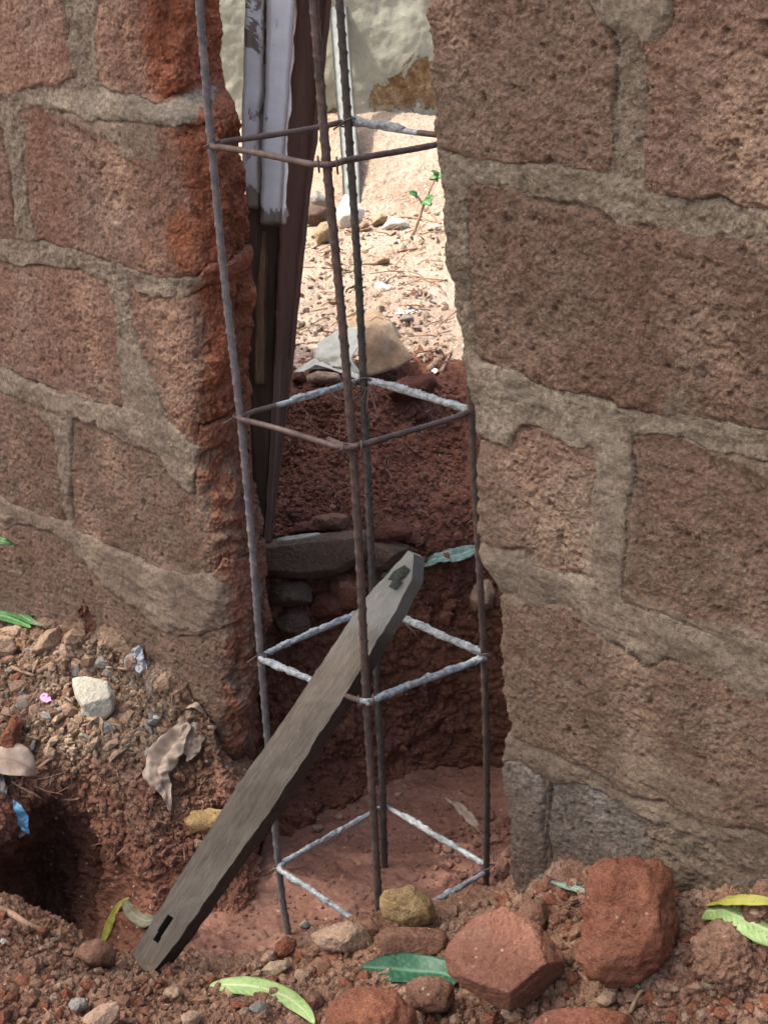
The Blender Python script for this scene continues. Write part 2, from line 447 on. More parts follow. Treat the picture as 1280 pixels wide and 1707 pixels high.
MAT['lf_green'] = leaf_m('fresh_green_leaf', (.035, .12, .03), (.07, .20, .055), vein=(.22, .42, .16))
MAT['lf_lime'] = leaf_m('lime_leaf_with_black_specks', (.20, .33, .09), (.36, .50, .19), spots=(.05, .09, .03), vein=(.52, .62, .34))
MAT['lf_yellow'] = leaf_m('yellowing_leaf', (.30, .31, .04), (.46, .44, .10), spots=(.08, .08, .03), vein=(.45, .42, .15))
MAT['lf_brown'] = leaf_m('dry_tan_leaf', (.27, .19, .135), (.50, .41, .32), spots=(.08, .05, .04), rough=.7, vein=(.26, .18, .13), spot_thr=.93)
MAT['lf_olive'] = leaf_m('dull_olive_leaf', (.10, .10, .055), (.19, .19, .12), spots=(.05, .04, .03), rough=.65, vein=(.24, .23, .17), spot_thr=.9)
MAT['lf_teal'] = leaf_m('pale_teal_leaf', (.115, .175, .135), (.20, .28, .22), spots=(.06, .1, .07), vein=(.3, .5, .4), spot_thr=.92)
MAT['lf_tree'] = leaf_m('mango_foliage', (.02, .07, .015), (.05, .12, .03), trans=.2)

def plastic(name, a, c_, rough=.35, trans=.3, alpha=None):
    return leaf_m(name, a, c_, rough=rough, trans=trans)
MAT['pl_white'] = plastic('clouded_white_plastic', (.52, .53, .44), (.74, .76, .68), .35, .35)
MAT['pl_tan'] = earth('brown_paper_sack', [(.3, (.19, .125, .075)), (.55, (.29, .21, .14)), (.8, (.40, .32, .235))], 9, 60, .25, bump=.002)
MAT['pl_grey'] = plastic('grey_crumpled_foil', (.16, .18, .20), (.50, .53, .54), .3, .05)
MAT['pl_dirty'] = plastic('dirty_clear_plastic', (.20, .17, .15), (.42, .38, .34), .3, .25)
MAT['pl_blue'] = plastic('blue_wrapper', (.08, .28, .46), (.24, .48, .62), .3, .1)
MAT['pl_pink'] = plastic('pink_scrap', (.55, .18, .42), (.68, .28, .52), .5, .1)
MAT['black'] = earth('charcoal', [(.3, (.01, .01, .01)), (.7, (.03, .03, .03))], 30)
MAT['scrap_white'] = earth('white_scrap', [(.3, (.6, .58, .52)), (.7, (.78, .77, .72))], 20, contrast=.1, bump=.001)

def plaster_m():
    b = MB('cream_plaster')
    c = b.ramp(b.noise(2.2, 7, .6, .3), [(.3, (.25, .250, .195)), (.6, (.32, .320, .250)), (.8, (.38, .375, .31))])
    c = b.mix(1.0, c, b.ramp(b.noise(40, 6, .7), [(.3, .9), (.7, 1.08)]), 'MULTIPLY')
    er = b.math('ADD', b.attr('erode'), b.math('MULTIPLY', b.math('SUBTRACT', b.noise(13, 8, .8, .6), .5), 2.6))
    brown = b.ramp(b.noise(28, 6, .7), [(.35, (.10, .055, .025)), (.52, (.22, .14, .07)), (.66, (.36, .30, .20))])
    c = b.mix(b.ramp(er, [(.52, 0.0), (.56, 1.0)]), c, brown)
    n = b.bump(b.ramp(er, [(.5, 1.0), (.58, 0.0)]), .03, .7)
    n = b.bump(b.noise(30, 8, .7), .008, .6, n)
    return b.out(c, .95, n, .1)
MAT['plaster'] = plaster_m()
MAT['ground'] = earth('outer_ground', [(.3, (.2, .12, .075)), (.6, (.28, .19, .13)), (.8, (.36, .27, .2))], 2, 30, .4, bump=.01)

# ================================================================== WALLS
YW, TW = 0.20, 0.52
LW = dict(side='L', v=[-3.9, -3.2, -2.5, -1.9, -1.4, -1.0, -.5, .1, .70, .84, 1.15, 1.6, 1.76, 1.88, 2.4, 3.2, 5.2],
          x=[-.95, -.95, -.80, -.64, -.62, -.66, -.74, -.66, -.58, -.52, -.50, -.52, -.66, -.80, -.80, -.8, -.8],
          r=[.2, .2, .16, .14, .14, .12, .14, .16, .24, .20, .26, .26, .2, .34, .34, .3, .3])
RW = dict(side='R', v=[-3.9, -2.3, -1.76, -1.60, -1.46, -1.36, -1.25, -.62, -.50, -.38, -.1, .08, .13, .3, .56, 1.0, 1.73, 2.47, 3.2, 5.2],
          x=[2.0, 1.98, 1.93, 1.91, 1.95, 2.0, 1.96, 1.94, 1.90, 1.79, 1.79, 1.78, 1.76, 1.80, 1.74, 1.65, 1.58, 1.585, 1.6, 1.6],
          r=[.06] * 20)

def densax(segs):
    out = [np.array([segs[0][0]])]
    for a, b_, st in segs:
        n = max(1, int(round((b_ - a) / st))); out.append(np.linspace(a, b_, n + 1)[1:])
    return np.concatenate(out)
def poly_sd(P, poly):
    """signed distance (inside positive)"""
    poly = np.asarray(poly, float); d = np.full(len(P), 1e9); ins = np.zeros(len(P), bool)
    for i in range(len(poly)):
        a, b_ = poly[i], poly[(i + 1) % len(poly)]
        e = b_ - a; wv = P - a
        t = np.clip((wv @ e) / (e @ e + 1e-12), 0, 1)
        d = np.minimum(d, np.hypot(*(wv - t[:, None] * e).T))
        c = ((a[1] > P[:, 1]) != (b_[1] > P[:, 1])) & (P[:, 0] < (b_[0] - a[0]) * (P[:, 1] - a[1]) / (b_[1] - a[1] + 1e-15) + a[0])
        ins ^= c
    return np.where(ins, d, -d)

def build_wall(W, root, polys, smears, a_ax, v_ax, mats, coremat, seed, label_autos):
    left = W['side'] == 'L'
    X = lambda v: np.interp(v, W['v'], W['x'])
    def av(p):
        if isinstance(p[0], str):
            if p[0] == 'a': return (p[1], p[2])
            xx = float(X(p[3])) if len(p) > 3 else W['x'][8]
            q = onX(p[1], p[2], xx); return (q[1] - YW, q[2])
        q = onY(p[0], p[1], YW); xx = float(X(q[2]))
        return ((q[0] - xx) if left else (xx - q[0]), q[2])
    nv, na = len(v_ax), len(a_ax)
    A, Vv = np.meshgrid(a_ax, v_ax)
    a = A.ravel(); v = Vv.ravel()
    # organic wobble of every joint line
    Q = np.stack([a, v, np.full_like(a, seed * 3.1)], 1)
    wob = np.stack([fbm(Q, 2.3, 6, 5 + seed, .55), fbm(Q, 2.3, 6, 25 + seed, .55)], 1)
    P2 = np.stack([a, v], 1) + wob * .028
    sds = []
    allp = [[av(p) for p in poly] for poly, m in polys]
    lab = np.full(len(a), -1); best = np.full(len(a), -.5)
    for k, pl in enumerate(allp):
        pa = np.array(pl); lo, hi = pa.min(0) - .3, pa.max(0) + .3
        s_ = np.where((P2[:, 0] > lo[0]) & (P2[:, 0] < hi[0]) & (P2[:, 1] > lo[1]) & (P2[:, 1] < hi[1]))[0]
        sd = poly_sd(P2[s_], pa)
        take = sd > best[s_]
        best[s_[take]] = sd[take]; lab[s_[take & (sd > 0)]] = k
    smear = np.zeros(len(a))
    for pl, amt in smears:
        pa = np.array([av(p) for p in pl]); lo, hi = pa.min(0) - .3, pa.max(0) + .3
        s_ = np.where((a > lo[0]) & (a < hi[0]) & (v > lo[1]) & (v < hi[1]))[0]
        sd = poly_sd(P2[s_] + wob[s_] * .03, pa)
        smear[s_] = np.maximum(smear[s_], amt * sm(-.03, .03, sd))
    # base profile
    x0 = X(v); r = np.interp(v, W['v'], W['r'])
    q = np.sqrt(a * a + r * r)
    fx = -(-a + q) / 2 + np.where(a < 0, 0, 0); fy = (a + q) / 2
    nx = .5 * (1 - 0) * (1 + a / q); ny = -.5 * (1 - a / q)
    nn = np.hypot(nx, ny); nx /= nn; ny /= nn
    # correct slow offset far from the corner
    fx += r * r / (4 * np.sqrt(a * a + 1)) * np.where(a < 0, 1, 0) * sm(0, 1, -a) * .0
    if left: fx = fx - .17 * sm(.18, .52, a) * np.interp(v, [-3.0, -1.5, .6, .95, 1.6, 1.8, 3], [1.5, 1.1, .7, 1.1, 1.1, .15, .15])
    bx = x0 + (fx if left else -fx); by = YW + fy
    nX = nx if left else -nx
    P3 = np.stack([bx, by, v], 1)
    # relief
    rs = np.random.default_rng(seed)
    kb = rs.uniform(-.010, .022, len(polys))
    d = np.clip(np.abs(best), 0, 1)
    rough = fbm(P3, 3.5, 3, seed, .5) * .014 + fbm(P3, 14, 5, seed + 3, .70) * .0085 + fbm(P3, 62, 2, seed + 8) * .0055
    pits = -np.clip(fbm(P3, 16, 4, seed + 6) - .45, 0, 1) * .045
    crag = fbm(P3, 3.1, 6, seed + 9, .55, 1) * .045 * sm(-.12, .10, a)
    brick = lab >= 0
    ob = np.where(brick, kb[np.clip(lab, 0, None)], 0) + .009 * (1 - np.exp(-d / .02)) + .004
    crack = -.026 * np.exp(-(d / .010) ** 2) * sm(.0, .45, fbm(P3, 3.5, 4, seed + 12) + .12)
    # laterite slightly undercut next to bed joints: mortar pushed proud here and there
    om = .008 + .014 * sm(-.2, .5, fbm(P3, 4.5, 4, seed + 15)) + fbm(P3, 15, 4, seed + 16) * .008
    trowel = fbm(P3 * np.array([1, 1, 2.2]), 3.0, 3, seed + 30) * .012
    o_ = np.where(brick, ob + rough + pits + crag, om + rough * .85 + pits * .7 + trowel * .6)
    o_ = o_ * (1 - .55 * smear) + smear * (.020 + trowel + .004) + crack * (1 - smear * .8)
    P = P3 + np.stack([nX * o_, ny * o_, fbm(P3, 9, 3, seed + 2) * .006], 1)
    basev = (.24 + .20 * sm(.5, -.5, v)) if left else (.20 + .22 * sm(.9, -.2, v))
    smear_c = np.maximum(smear, basev * (lab >= 0))
    fresh = sm(-.22, .12, a + fbm(P3, 2.2, 4, seed + 21) * .10) if left else np.zeros(len(a))
    if left: fresh = np.maximum(fresh, .75 * sm(.35, .1, np.hypot((a + .12) / 1.1, (v - 1.0)))) * (1 - smear)
    Fq = gridF(nv, na)
    if left is False: Fq = Fq[:, ::-1]
    fl = lab[Fq].max(1) * 0 + lab[Fq[:, 0]]
    inward = -np.stack([nX, ny, np.zeros_like(a)], 1)
    for k in range(-1, len(polys)):
        Fk = Fq[fl == k]
        if not len(Fk): continue
        Vk, Fc, (ik, fr, s2) = compact(P, Fk, (inward, fresh, smear_c))
        # open edges extruded into the wall: the block's own thickness
        n = len(Vk); E = np.concatenate([Fc[:, [i, (i + 1) % 4]] for i in range(4)])
        key = np.sort(E, 1); key = key[:, 0] * n + key[:, 1]
        _, inv, cnt = np.unique(key, return_inverse=True, return_counts=True)
        B = E[cnt[inv] == 1]; bu, binv = np.unique(B, return_inverse=True); binv = binv.reshape(B.shape)
        V2 = np.vstack([Vk, Vk[bu] + ik[bu] * .12])
        Wl = np.stack([B[:, 1], B[:, 0], binv[:, 0] + n, binv[:, 1] + n], 1)
        m = mats[polys[k][1]] if k >= 0 else coremat
        o = mesh_obj('brick' if k >= 0 and polys[k][1] != 'C' else ('concrete_block' if k >= 0 else 'mortar'), V2, np.vstack([Fc, Wl]), m, root,
                     attrs=dict(fresh=np.r_[fr, fr[bu]], smear=np.r_[s2, s2[bu]]))
    # mortar core behind the faces
    c0, c1 = (a_ax[0] - .05, -.50)
    lo, hi = v_ax[0], v_ax[-1] - .03
    zz = np.linspace(lo, hi, 40); xi = X(zz)
    ring = []
    for z_, xx in zip(zz, xi):
        xa, xb = (xx + c0, xx + c1) if left else (xx - c1, xx - c0)
        ring.append([(xa, YW + .07, z_), (xb, YW + .07, z_), (xb, YW + TW + .06, z_), (xa, YW + TW + .06, z_)])
    ring = np.array(ring).reshape(-1, 3)
    F = gridF(40, 4, True); F = np.vstack([F, [[3, 2, 1, 0]], [[156, 157, 158, 159]]])
    mesh_obj('mortar_core', ring, F, coremat, root, smooth=False)

def autos(rows, xs, skip=()):
    """regular blocks outside the frame, in (a, v)"""
    out = []
    for (v0, v1), cuts in zip(rows, xs):
        for c0, c1 in cuts: out.append(([('a', c0, v0), ('a', c1, v0), ('a', c1, v1), ('a', c0, v1)]))
    return out

# ---- left wall: outlines measured on the faces
rootL = thing('brick_wall', (-2.2, .5, -3.9), 'left stub of broken laterite block wall, its raw red end facing the rebar cage', 'wall', 'block walls either side of the opening')
J = lambda px, py, v: ('J', px, py, v)
PL = [
 ([(-60, -60), (100, -60), (107, 30), (110, 80), (120, 128), (98, 140), (40, 152), (0, 160), (-60, 160)], 'L'),
 ([(158, -60), (163, 60), (168, 148), (200, 164), (262, 175), ('a', .25, 1.93), ('a', .66, 2.02), ('a', .70, 2.2), ('a', .66, 2.95), ('a', -.9, 2.95)], 'L'),
 ([(-60, 212), (2, 215), (12, 262), (22, 330), (27, 398), (0, 398), (-60, 385)], 'L'),
 ([(33, 190), (70, 180), (130, 188), (150, 200), (220, 205), (262, 215), (300, 212), ('a', .1, 1.70), ('a', .5, 1.70), ('a', .66, 1.66), ('a', .66, .93), ('a', .30, .90), ('a', .05, .86), (318, 470), (270, 466), (210, 450), (160, 430), (110, 412), (62, 405), (50, 350), (42, 280)], 'L'),
 ([(-60, 430), (0, 440), (130, 448), (180, 474), (194, 530), (200, 600), (207, 678), (160, 672), (108, 658), (68, 640), (0, 613), (-60, 590)], 'L'),
 ([(214, 485), (270, 500), (300, 506), ('a', .05, .70), ('a', .3, .74), ('a', .66, .76), ('a', .66, -.10), ('a', .3, -.22), ('a', 0, -.20), (325, 745), (285, 700), (262, 640), (240, 590), (222, 540)], 'L'),
 ([(-60, 630), (0, 650), (50, 672), (82, 698), (92, 718), (96, 766), (106, 830), (113, 868), (80, 862), (50, 850), (0, 826), (-60, 800)], 'L'),
 ([(124, 706), (138, 700), (172, 716), (228, 748), (270, 762), (300, 812), (326, 826), ('a', 0, -.40), ('a', .3, -.38), ('a', .66, -.30), ('a', .66, -1.15), ('a', .3, -1.22), ('a', 0, -1.16), (352, 960), (300, 955), (262, 945), (210, 920), (155, 893), (128, 880), (122, 800)], 'L'),
 ([(-60, 870), (10, 880), (56, 876), (80, 886), (110, 905), (140, 940), (170, 975), (205, 1000), (255, 1035), (300, 1062), ('a', -.12, -1.72), ('a', .3, -1.55), ('a', .66, -1.45), ('a', .66, -3.0), ('a', 0, -3.0), ('a', -1.4, -3.0), ('a', -4.4, -3.2)], 'L'),
]
SML = [
 ([(150, 160), (200, 160), (262, 175), (268, 215), (266, 270), (240, 278), (205, 262), (165, 220), (130, 205), (60, 180), (60, 160)], .62),
 ([(255, 170), (300, 172), (345, 168), (345, 195), (300, 212), (262, 212)], .9),
 ([(0, 398), (27, 398), (60, 408), (150, 428), (240, 462), (330, 478), (318, 500), (250, 500), (180, 474), (120, 450), (0, 440)], .3),
 ([(195, 560), (240, 580), (285, 700), (330, 745), (325, 822), (300, 800), (270, 762), (200, 720), (110, 700), (60, 672), (0, 650), (0, 613), (100, 655), (208, 680)], .95),
 ([(60, 690), (130, 700), (124, 720), (122, 770), (100, 770), (92, 718)], .9),
 ([(110, 690), (130, 700), (126, 830), (105, 830)], .55),
 ([(0, 826), (50, 850), (113, 868), (160, 893), (260, 945), (345, 958), (370, 1000), (350, 1060), (255, 1035), (205, 1000), (140, 930), (110, 905), (56, 876), (0, 866)], .95),
 ([(250, 300), (270, 400), (200, 440), (60, 405), (40, 250), (120, 260)], .10),
]
tops = [((2.98 + 0, 3.85)), ((3.98), 4.9)]
for j, (v0, v1) in enumerate([(3.03, 3.92), (4.04, 4.94)]):
    off = .0 if j else -.9
    c = .66
    nxt = [.66, -1.15 + off * .5, -3.0 + off * .5, -4.9 + off * .5, -7.6]
    for k in range(4):
        PL.append(([('a', nxt[k + 1] + .08, v0), ('a', nxt[k], v0), ('a', nxt[k], v1), ('a', nxt[k + 1] + .08, v1)], 'L'))
for j, (v0, v1) in enumerate([(-2.9, -2.0), (-1.88, -.98), (-.87, .0), (.12, 1.0), (1.1, 1.9), (2.02, 2.92)]):
    o0 = -3.95 - (j % 2) * .35
    for k in range(2):
        PL.append(([('a', o0 - 1.85 * (k + 1) + .1, v0), ('a', o0 - 1.85 * k, v0), ('a', o0 - 1.85 * k, v1), ('a', o0 - 1.85 * (k + 1) + .1, v1)], 'L'))
mm = dict(L=MAT['brickL'], R=MAT['brickR'], C=MAT['conc'])
build_wall(LW, rootL, PL, SML,
           densax([(-7.6, -3.5, .10), (-3.5, -.35, .0125), (-.35, .52, .0075)]),
           densax([(-3.9, -3.1, .04), (-3.1, 2.62, .0088), (2.62, 5.0, .06)]), mm, MAT['mortarL'], 5, None)

# ---- right wall
rootR = thing('brick_wall', (3.5, .5, -3.9), 'right brown laterite block wall with grey mortar joints, nearest the viewer', 'wall', 'block walls either side of the opening')
PR = [
 ([('a', .64, 2.9), ('a', .64, 1.86), ('a', 0, 1.80), (726, 250), (800, 262), (862, 272), (890, 268), (925, 268), (955, 282), (1015, 292), (1030, 250), (1028, 150), (1036, 100), (1032, 60), (1012, 42), (990, 10), (960, -60), ('a', -.9, 2.9)], 'R'),
 ([(1082, 66), (1110, 60), (1128, 30), (1130, -60), (1430, -60), (1430, 352), (1280, 345), (1230, 340), (1200, 326), (1140, 330), (1082, 308), (1076, 230), (1082, 140)], 'R'),
 ([(774, 330), (790, 310), (868, 318), (900, 335), (960, 345), (1000, 352), (1040, 372), (1090, 376), (1110, 372), (1150, 392), (1165, 398), (1200, 388), (1240, 396), (1430, 410), (1430, 740), (1280, 712), (1200, 700), (1156, 686), (1090, 684), (1040, 682), (1026, 668), (980, 657), (895, 634), (850, 612), (808, 602), (794, 586), (792, 540), (784, 430)], 'R'),
 ([('a', .64, .02), ('a', .64, -.35), ('a', 0, -.35), (792, 905), (880, 916), (898, 940), (960, 956), (996, 962), (995, 870), (988, 820), (990, 740), (950, 738), (905, 706), (870, 712), (850, 746), (815, 735), (795, 728), ('a', 0, .28), ('a', .64, .28)], 'R'),
 ([(1055, 725), (1140, 728), (1180, 745), (1430, 800), (1430, 1070), (1240, 1060), (1180, 1050), (1100, 1020), (1048, 1006), (1040, 960), (1043, 850)], 'R'),
 ([('a', .64, -.55), ('a', .64, -1.2), ('a', 0, -1.22), (850, 1225), (905, 1244), (985, 1280), (1050, 1310), (1120, 1340), (1200, 1370), (1430, 1420), (1430, 1180), (1240, 1150), (1200, 1130), (1150, 1104), (1110, 1100), (1080, 1108), (1040, 1080), (990, 1040), (945, 1006), (900, 996), (860, 990), (830, 998), ('a', 0, -.55)], 'R'),
 ([('a', .3, -1.70), (836, 1276), (868, 1268), (902, 1296), (912, 1320), (908, 1400), (905, 1500), ('a', 0, -2.7), ('a', .3, -2.7)], 'C'),
 ([(918, 1306), (960, 1306), (1020, 1325), (1060, 1350), (1080, 1362), (1100, 1440), (1080, 1600), ('a', -.80, -2.9), ('a', -.32, -2.9), (914, 1500), (914, 1400)], 'C'),
]
SMR = [
 ([(985, -20), (1128, -20), (1125, 30), (1085, 66), (1040, 40), (1010, 45)], 1.0),
 ([(735, 260), (880, 272), (875, 315), (790, 312), (770, 330), (736, 330)], .5),
 ([(875, 268), (930, 268), (1010, 300), (1080, 306), (1080, 372), (960, 345), (890, 325)], .5),
 ([(790, 600), (850, 612), (980, 657), (1026, 668), (1040, 682), (1050, 700), (1050, 980), (1030, 1040), (900, 985), (850, 980), (800, 985), (795, 915), (880, 918), (898, 945), (992, 965), (990, 745), (950, 738), (905, 706), (870, 712), (850, 748), (800, 730)], .72),
 ([(1090, 684), (1110, 645), (1145, 640), (1160, 690), (1180, 720), (1290, 760), (1290, 800), (1180, 750), (1050, 728)], .72),
 ([(990, 720), (1052, 720), (1045, 1000), (990, 1000)], .9),
 ([(800, 915), (880, 930), (1000, 970), (1100, 1010), (1290, 1060), (1430, 1080), (1430, 1190), (1240, 1150), (1180, 1115), (1125, 1092), (1100, 1108), (1050, 1080), (990, 1040), (930, 1005), (830, 998)], .9),
 ([(1005, 1290), (1015, 1245), (1050, 1235), (1090, 1255), (1120, 1270), (1200, 1310), (1215, 1430), (1180, 1362), (1080, 1320)], 1.0),
 ([(850, 1228), (905, 1244), (1050, 1312), (1200, 1372), (1430, 1420), (1430, 1480), (1100, 1372), (1020, 1325), (960, 1306), (905, 1296), (860, 1265), (840, 1258)], .7),
]
for j, (v0, v1) in enumerate([(3.0, 3.9), (4.04, 4.94)]):
    nxt = [.64, -1.2 - .6 * j, -3.1 - .6 * j, -5.2]
    for k in range(3):
        PR.append(([('a', nxt[k + 1] + .1, v0), ('a', nxt[k], v0), ('a', nxt[k], v1), ('a', nxt[k + 1] + .1, v1)], 'R'))
for j, (v0, v1) in enumerate([(-1.55, -.72), (-.5, .38), (.55, 1.4), (1.62, 2.7)]):
    o0 = -2.85 - (j % 2) * .1
    for k in range(2):
        PR.append(([('a', o0 - 1.4 * (k + 1) + .1, v0), ('a', o0 - 1.4 * k, v0), ('a', o0 - 1.4 * k, v1), ('a', o0 - 1.4 * (k + 1) + .1, v1)], 'R'))
build_wall(RW, rootR, PR, SMR,
           densax([(-5.2, -4.0, .08), (-4.0, -2.5, .026), (-2.5, .10, .0078), (.10, .64, .03)])
           , densax([(-3.9, -2.6, .06), (-2.6, 2.62, .0078), (2.62, 5.0, .06)]), mm, MAT['mortarR'], 13, None)

# ================================================================== GROUND
TERR_V, TERR_F = [], []; _tn = 0
def patch(name, K, nr, nc, mat, disp, up=(0, 0, 1), label=None, keep=True, attrs=None, post=None):
    """K[row][col] = world point (u). disp(P) -> displacement along the normal"""
    global _tn
    K = np.asarray(K, float)
    G = crom(K, np.linspace(0, K.shape[0] - 1, nr))
    G = np.swapaxes(crom(np.swapaxes(G, 0, 1), np.linspace(0, K.shape[1] - 1, nc)), 0, 1)
    N = normals(G); flat = G.reshape(-1, 3)
    tocam = CU - flat
    N = N.reshape(-1, 3); sgn = np.sign(np.sign((N * tocam).sum(1)).mean()); N = N * sgn
    dd = disp(flat)
    V = flat + N * dd[:, None]
    if post is not None: V = post(V)
    F = gridF(nr, nc)
    if sgn < 0: F = F[:, ::-1]
    o = mesh_obj(name, V, F, mat, attrs=attrs(flat) if attrs else None)
    o['kind'] = 'structure'
    if keep:
        TERR_V.append(V); TERR_F.append(F + _tn); _tn += len(V)
    return o

Z = onZ
# pit floor -----------------------------------------------------------
def floor_z(x, y):
    xl = np.interp(y, [-2.2, -.98, .37, 1], [.1, -.30, -.75, -1.3])
    z = -3.69 - .7 * sm(0, .3, xl - x) + .34 * sm(.25, 1.15, x) * sm(.1, 1.1, y) - .0 * x
    return z + .10 * sm(-.2, -1.3, y)
fx = np.arange(-1.7, 2.7, .0125); fy = np.arange(-2.2, 3.2, .0125)
FX, FY = np.meshgrid(fx, fy)
P = np.stack([FX.ravel(), FY.ravel(), np.zeros(FX.size)], 1)
zf = floor_z(P[:, 0], P[:, 1]) + fbm(P, 1.1, 4, 3) * .05 + fbm(P, 6, 5, 5, .5) * .018
zf -= np.clip(fbm(P, 16, 3, 8) - .35, 0, 1) * .06          # small pock marks
cl = np.clip(fbm(P, 9, 4, 31, .6), 0, 1)
zf += cl * .10 * sm(.4, .9, P[:, 0]) * sm(.5, 1.2, P[:, 1])  # lumps of mud by the right hand bar
zf += cl * .05 * sm(.1, -.8, P[:, 1])
P[:, 2] = zf
F = gridF(len(fy), len(fx))
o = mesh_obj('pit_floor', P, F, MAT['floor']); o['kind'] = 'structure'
TERR_V.append(P); TERR_F.append(F + _tn); _tn += len(P)

# pit side (under the left wall and along the back) --------------------
bot = [(-1.9, -.3), (-1.25, .25), (-.97, .83), (-.96, 1.25), (-.91, 1.65), (-.79, 2.07), (-.40, 2.50), (.3, 2.62), (1.2, 2.6), (2.6, 2.5)]
top = [(-2.5, .2), (-2.1, .75), (-1.75, 1.35), (-1.50, 1.65), (-1.22, 2.02), (-.90, 2.35), (-.50, 2.78), (.3, 2.92), (1.2, 2.9), (2.6, 2.9)]
ztop = [-1.95, -1.9, -1.80, -1.75, -1.72, -1.80, -1.85, -1.85, -1.85, -1.85]
K = []
for t, hz in ((-.12, 0), (0.0, .0), (.12, .28), (.35, .50), (.6, .62), (.82, .78), (1.0, 1.0)):
    row = []
    for (bx_, by_), (tx, ty), zt in zip(bot, top, ztop):
        row.append((bx_ + (tx - bx_) * hz - (.05 if t < 0 else 0), by_ + (ty - by_) * hz, -3.70 + (zt + 3.70) * t))
    K.append(row)
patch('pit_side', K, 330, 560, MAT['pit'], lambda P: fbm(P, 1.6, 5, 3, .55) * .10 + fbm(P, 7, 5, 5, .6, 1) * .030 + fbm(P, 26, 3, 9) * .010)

# spoil mound behind the opening --------------------------------------
cols = [300, 400, 460, 520, 600, 680, 760, 830, 950, 1100]
def row(ys, zs):
    ys = [ys] * 10 if np.isscalar(ys) else ys; zs = [zs] * 10 if np.isscalar(zs) else zs
    return [Z(c, y, z) for c, y, z in zip(cols, ys, zs)]
rim = [tuple(a) + (z_ - .05,) for a, z_ in zip(top, ztop)]
K = [[np.array(r_) + (np.array((-.12, .10, -.32))) for r_ in rim], [np.array(r_) for r_ in rim],
     row([842] * 10, [-1.62, -1.58, -1.55, -1.52, -1.50, -1.56, -1.6, -1.6, -1.6, -1.6]),
     row(775, [-1.45, -1.42, -1.40, -1.36, -1.34, -1.38, -1.42, -1.42, -1.42, -1.42]),
     row(710, [-1.2, -1.2, -1.2, -1.18, -1.15, -1.2, -1.24, -1.24, -1.24, -1.24]),
     row(660, [-1.05, -1.05, -1.05, -1.02, -1.0, -1.02, -1.04, -1.05, -1.05, -1.05]),
     row([622] * 10, [-1.0] * 10),
     row([596] * 10, [-1.06] * 10)]
patch('spoil_mound', K, 320, 520, MAT['mound'], lambda P: fbm(P, 1.5, 4, 12) * .06 + fbm(P, 4.5, 6, 14, .60) * .050 + fbm(P, 21, 4, 15, .62) * .017)

# sunny yard ----------------------------------------------------------
cols = [150, 300, 400, 480, 560, 640, 720, 800, 920, 1080]
K = [row(640, -1.10), row(605, -1.03), row(560, -1.0), row(500, -1.0), row(440, -1.0), row(390, -.99), row(352, -.97)]
depth_r = [dep(p) for p in K[-1]]
K.append([PD(c, 318, d + .28) for c, d in zip(cols, depth_r)])
K.append([PD(c, 262, d + .75) for c, d in zip(cols, depth_r)])
K.append([PD(c, 210, d + 1.35) for c, d in zip(cols, depth_r)])
K.append([PD(c, 188, d + 2.1) for c, d in zip(cols, depth_r)])
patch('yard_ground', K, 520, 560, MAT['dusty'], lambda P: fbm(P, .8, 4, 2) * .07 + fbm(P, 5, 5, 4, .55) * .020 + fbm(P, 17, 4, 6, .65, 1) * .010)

# debris bank against the left wall -----------------------------------
def Yw(px, py, y=YW - .03): return onY(px, py, y)
K = [
 [Yw(-180, 900, .6), Yw(-60, 950, .55), Yw(20, 1000, .5), Yw(80, 1010, .5), Yw(150, 1020, .5), Yw(230, 1050, .5), Yw(300, 1110, .5), Yw(350, 1170, .5), Yw(400, 1240, .5), Yw(450, 1280, .5)],
 [Yw(-180, 950), Yw(-60, 1000), Yw(0, 1032), Yw(80, 1040), Yw(150, 1052), Yw(230, 1086), Yw(300, 1142), Yw(345, 1200), Yw(378, 1290), Yw(430, 1340)],
 [Z(-180, 1080, -2.75), Z(-60, 1090, -2.66), Z(0, 1095, -2.62), Z(80, 1105, -2.52), Z(150, 1120, -2.50), Z(230, 1150, -2.50), Z(300, 1200, -2.60), Z(345, 1260, -2.80), Z(385, 1335, -3.05), Z(425, 1385, -3.45)],
 [Z(-180, 1200, -2.9), Z(-60, 1200, -2.85), Z(0, 1200, -2.80), Z(80, 1205, -2.72), Z(150, 1215, -2.68), Z(230, 1235, -2.70), Z(300, 1275, -2.86), Z(345, 1330, -3.05), Z(385, 1385, -3.30), Z(425, 1430, -3.62)],
 [Z(-180, 1300, -3.0), Z(-60, 1300, -3.05), Z(0, 1290, -3.05), Z(80, 1295, -3.05), Z(150, 1290, -2.98), Z(230, 1300, -2.90), Z(300, 1340, -3.05), Z(345, 1390, -3.25), Z(385, 1430, -3.45), Z(425, 1470, -3.68)],
 [Z(-180, 1400, -3.1), Z(-60, 1400, -3.1), Z(0, 1395, -3.30), Z(80, 1390, -3.85), Z(150, 1385, -3.55), Z(230, 1395, -3.15), Z(300, 1420, -3.25), Z(340, 1455, -3.42), Z(380, 1490, -3.60), Z(420, 1520, -3.72)],
 [Z(-180, 1450, -3.2), Z(-60, 1460, -3.2), Z(0, 1465, -3.75), Z(80, 1470, -4.5), Z(150, 1480, -4.15), Z(230, 1490, -3.60), Z(290, 1500, -3.55), Z(335, 1530, -3.65), Z(370, 1560, -3.72), Z(410, 1590, -3.78)],
 [Z(-180, 1500, -3.3), Z(-60, 1520, -3.4), Z(0, 1540, -3.8), Z(80, 1560, -4.6), Z(150, 1575, -4.3), Z(220, 1590, -3.85), Z(280, 1590, -3.75), Z(330, 1610, -3.76), Z(370, 1640, -3.8), Z(410, 1660, -3.85)],
]
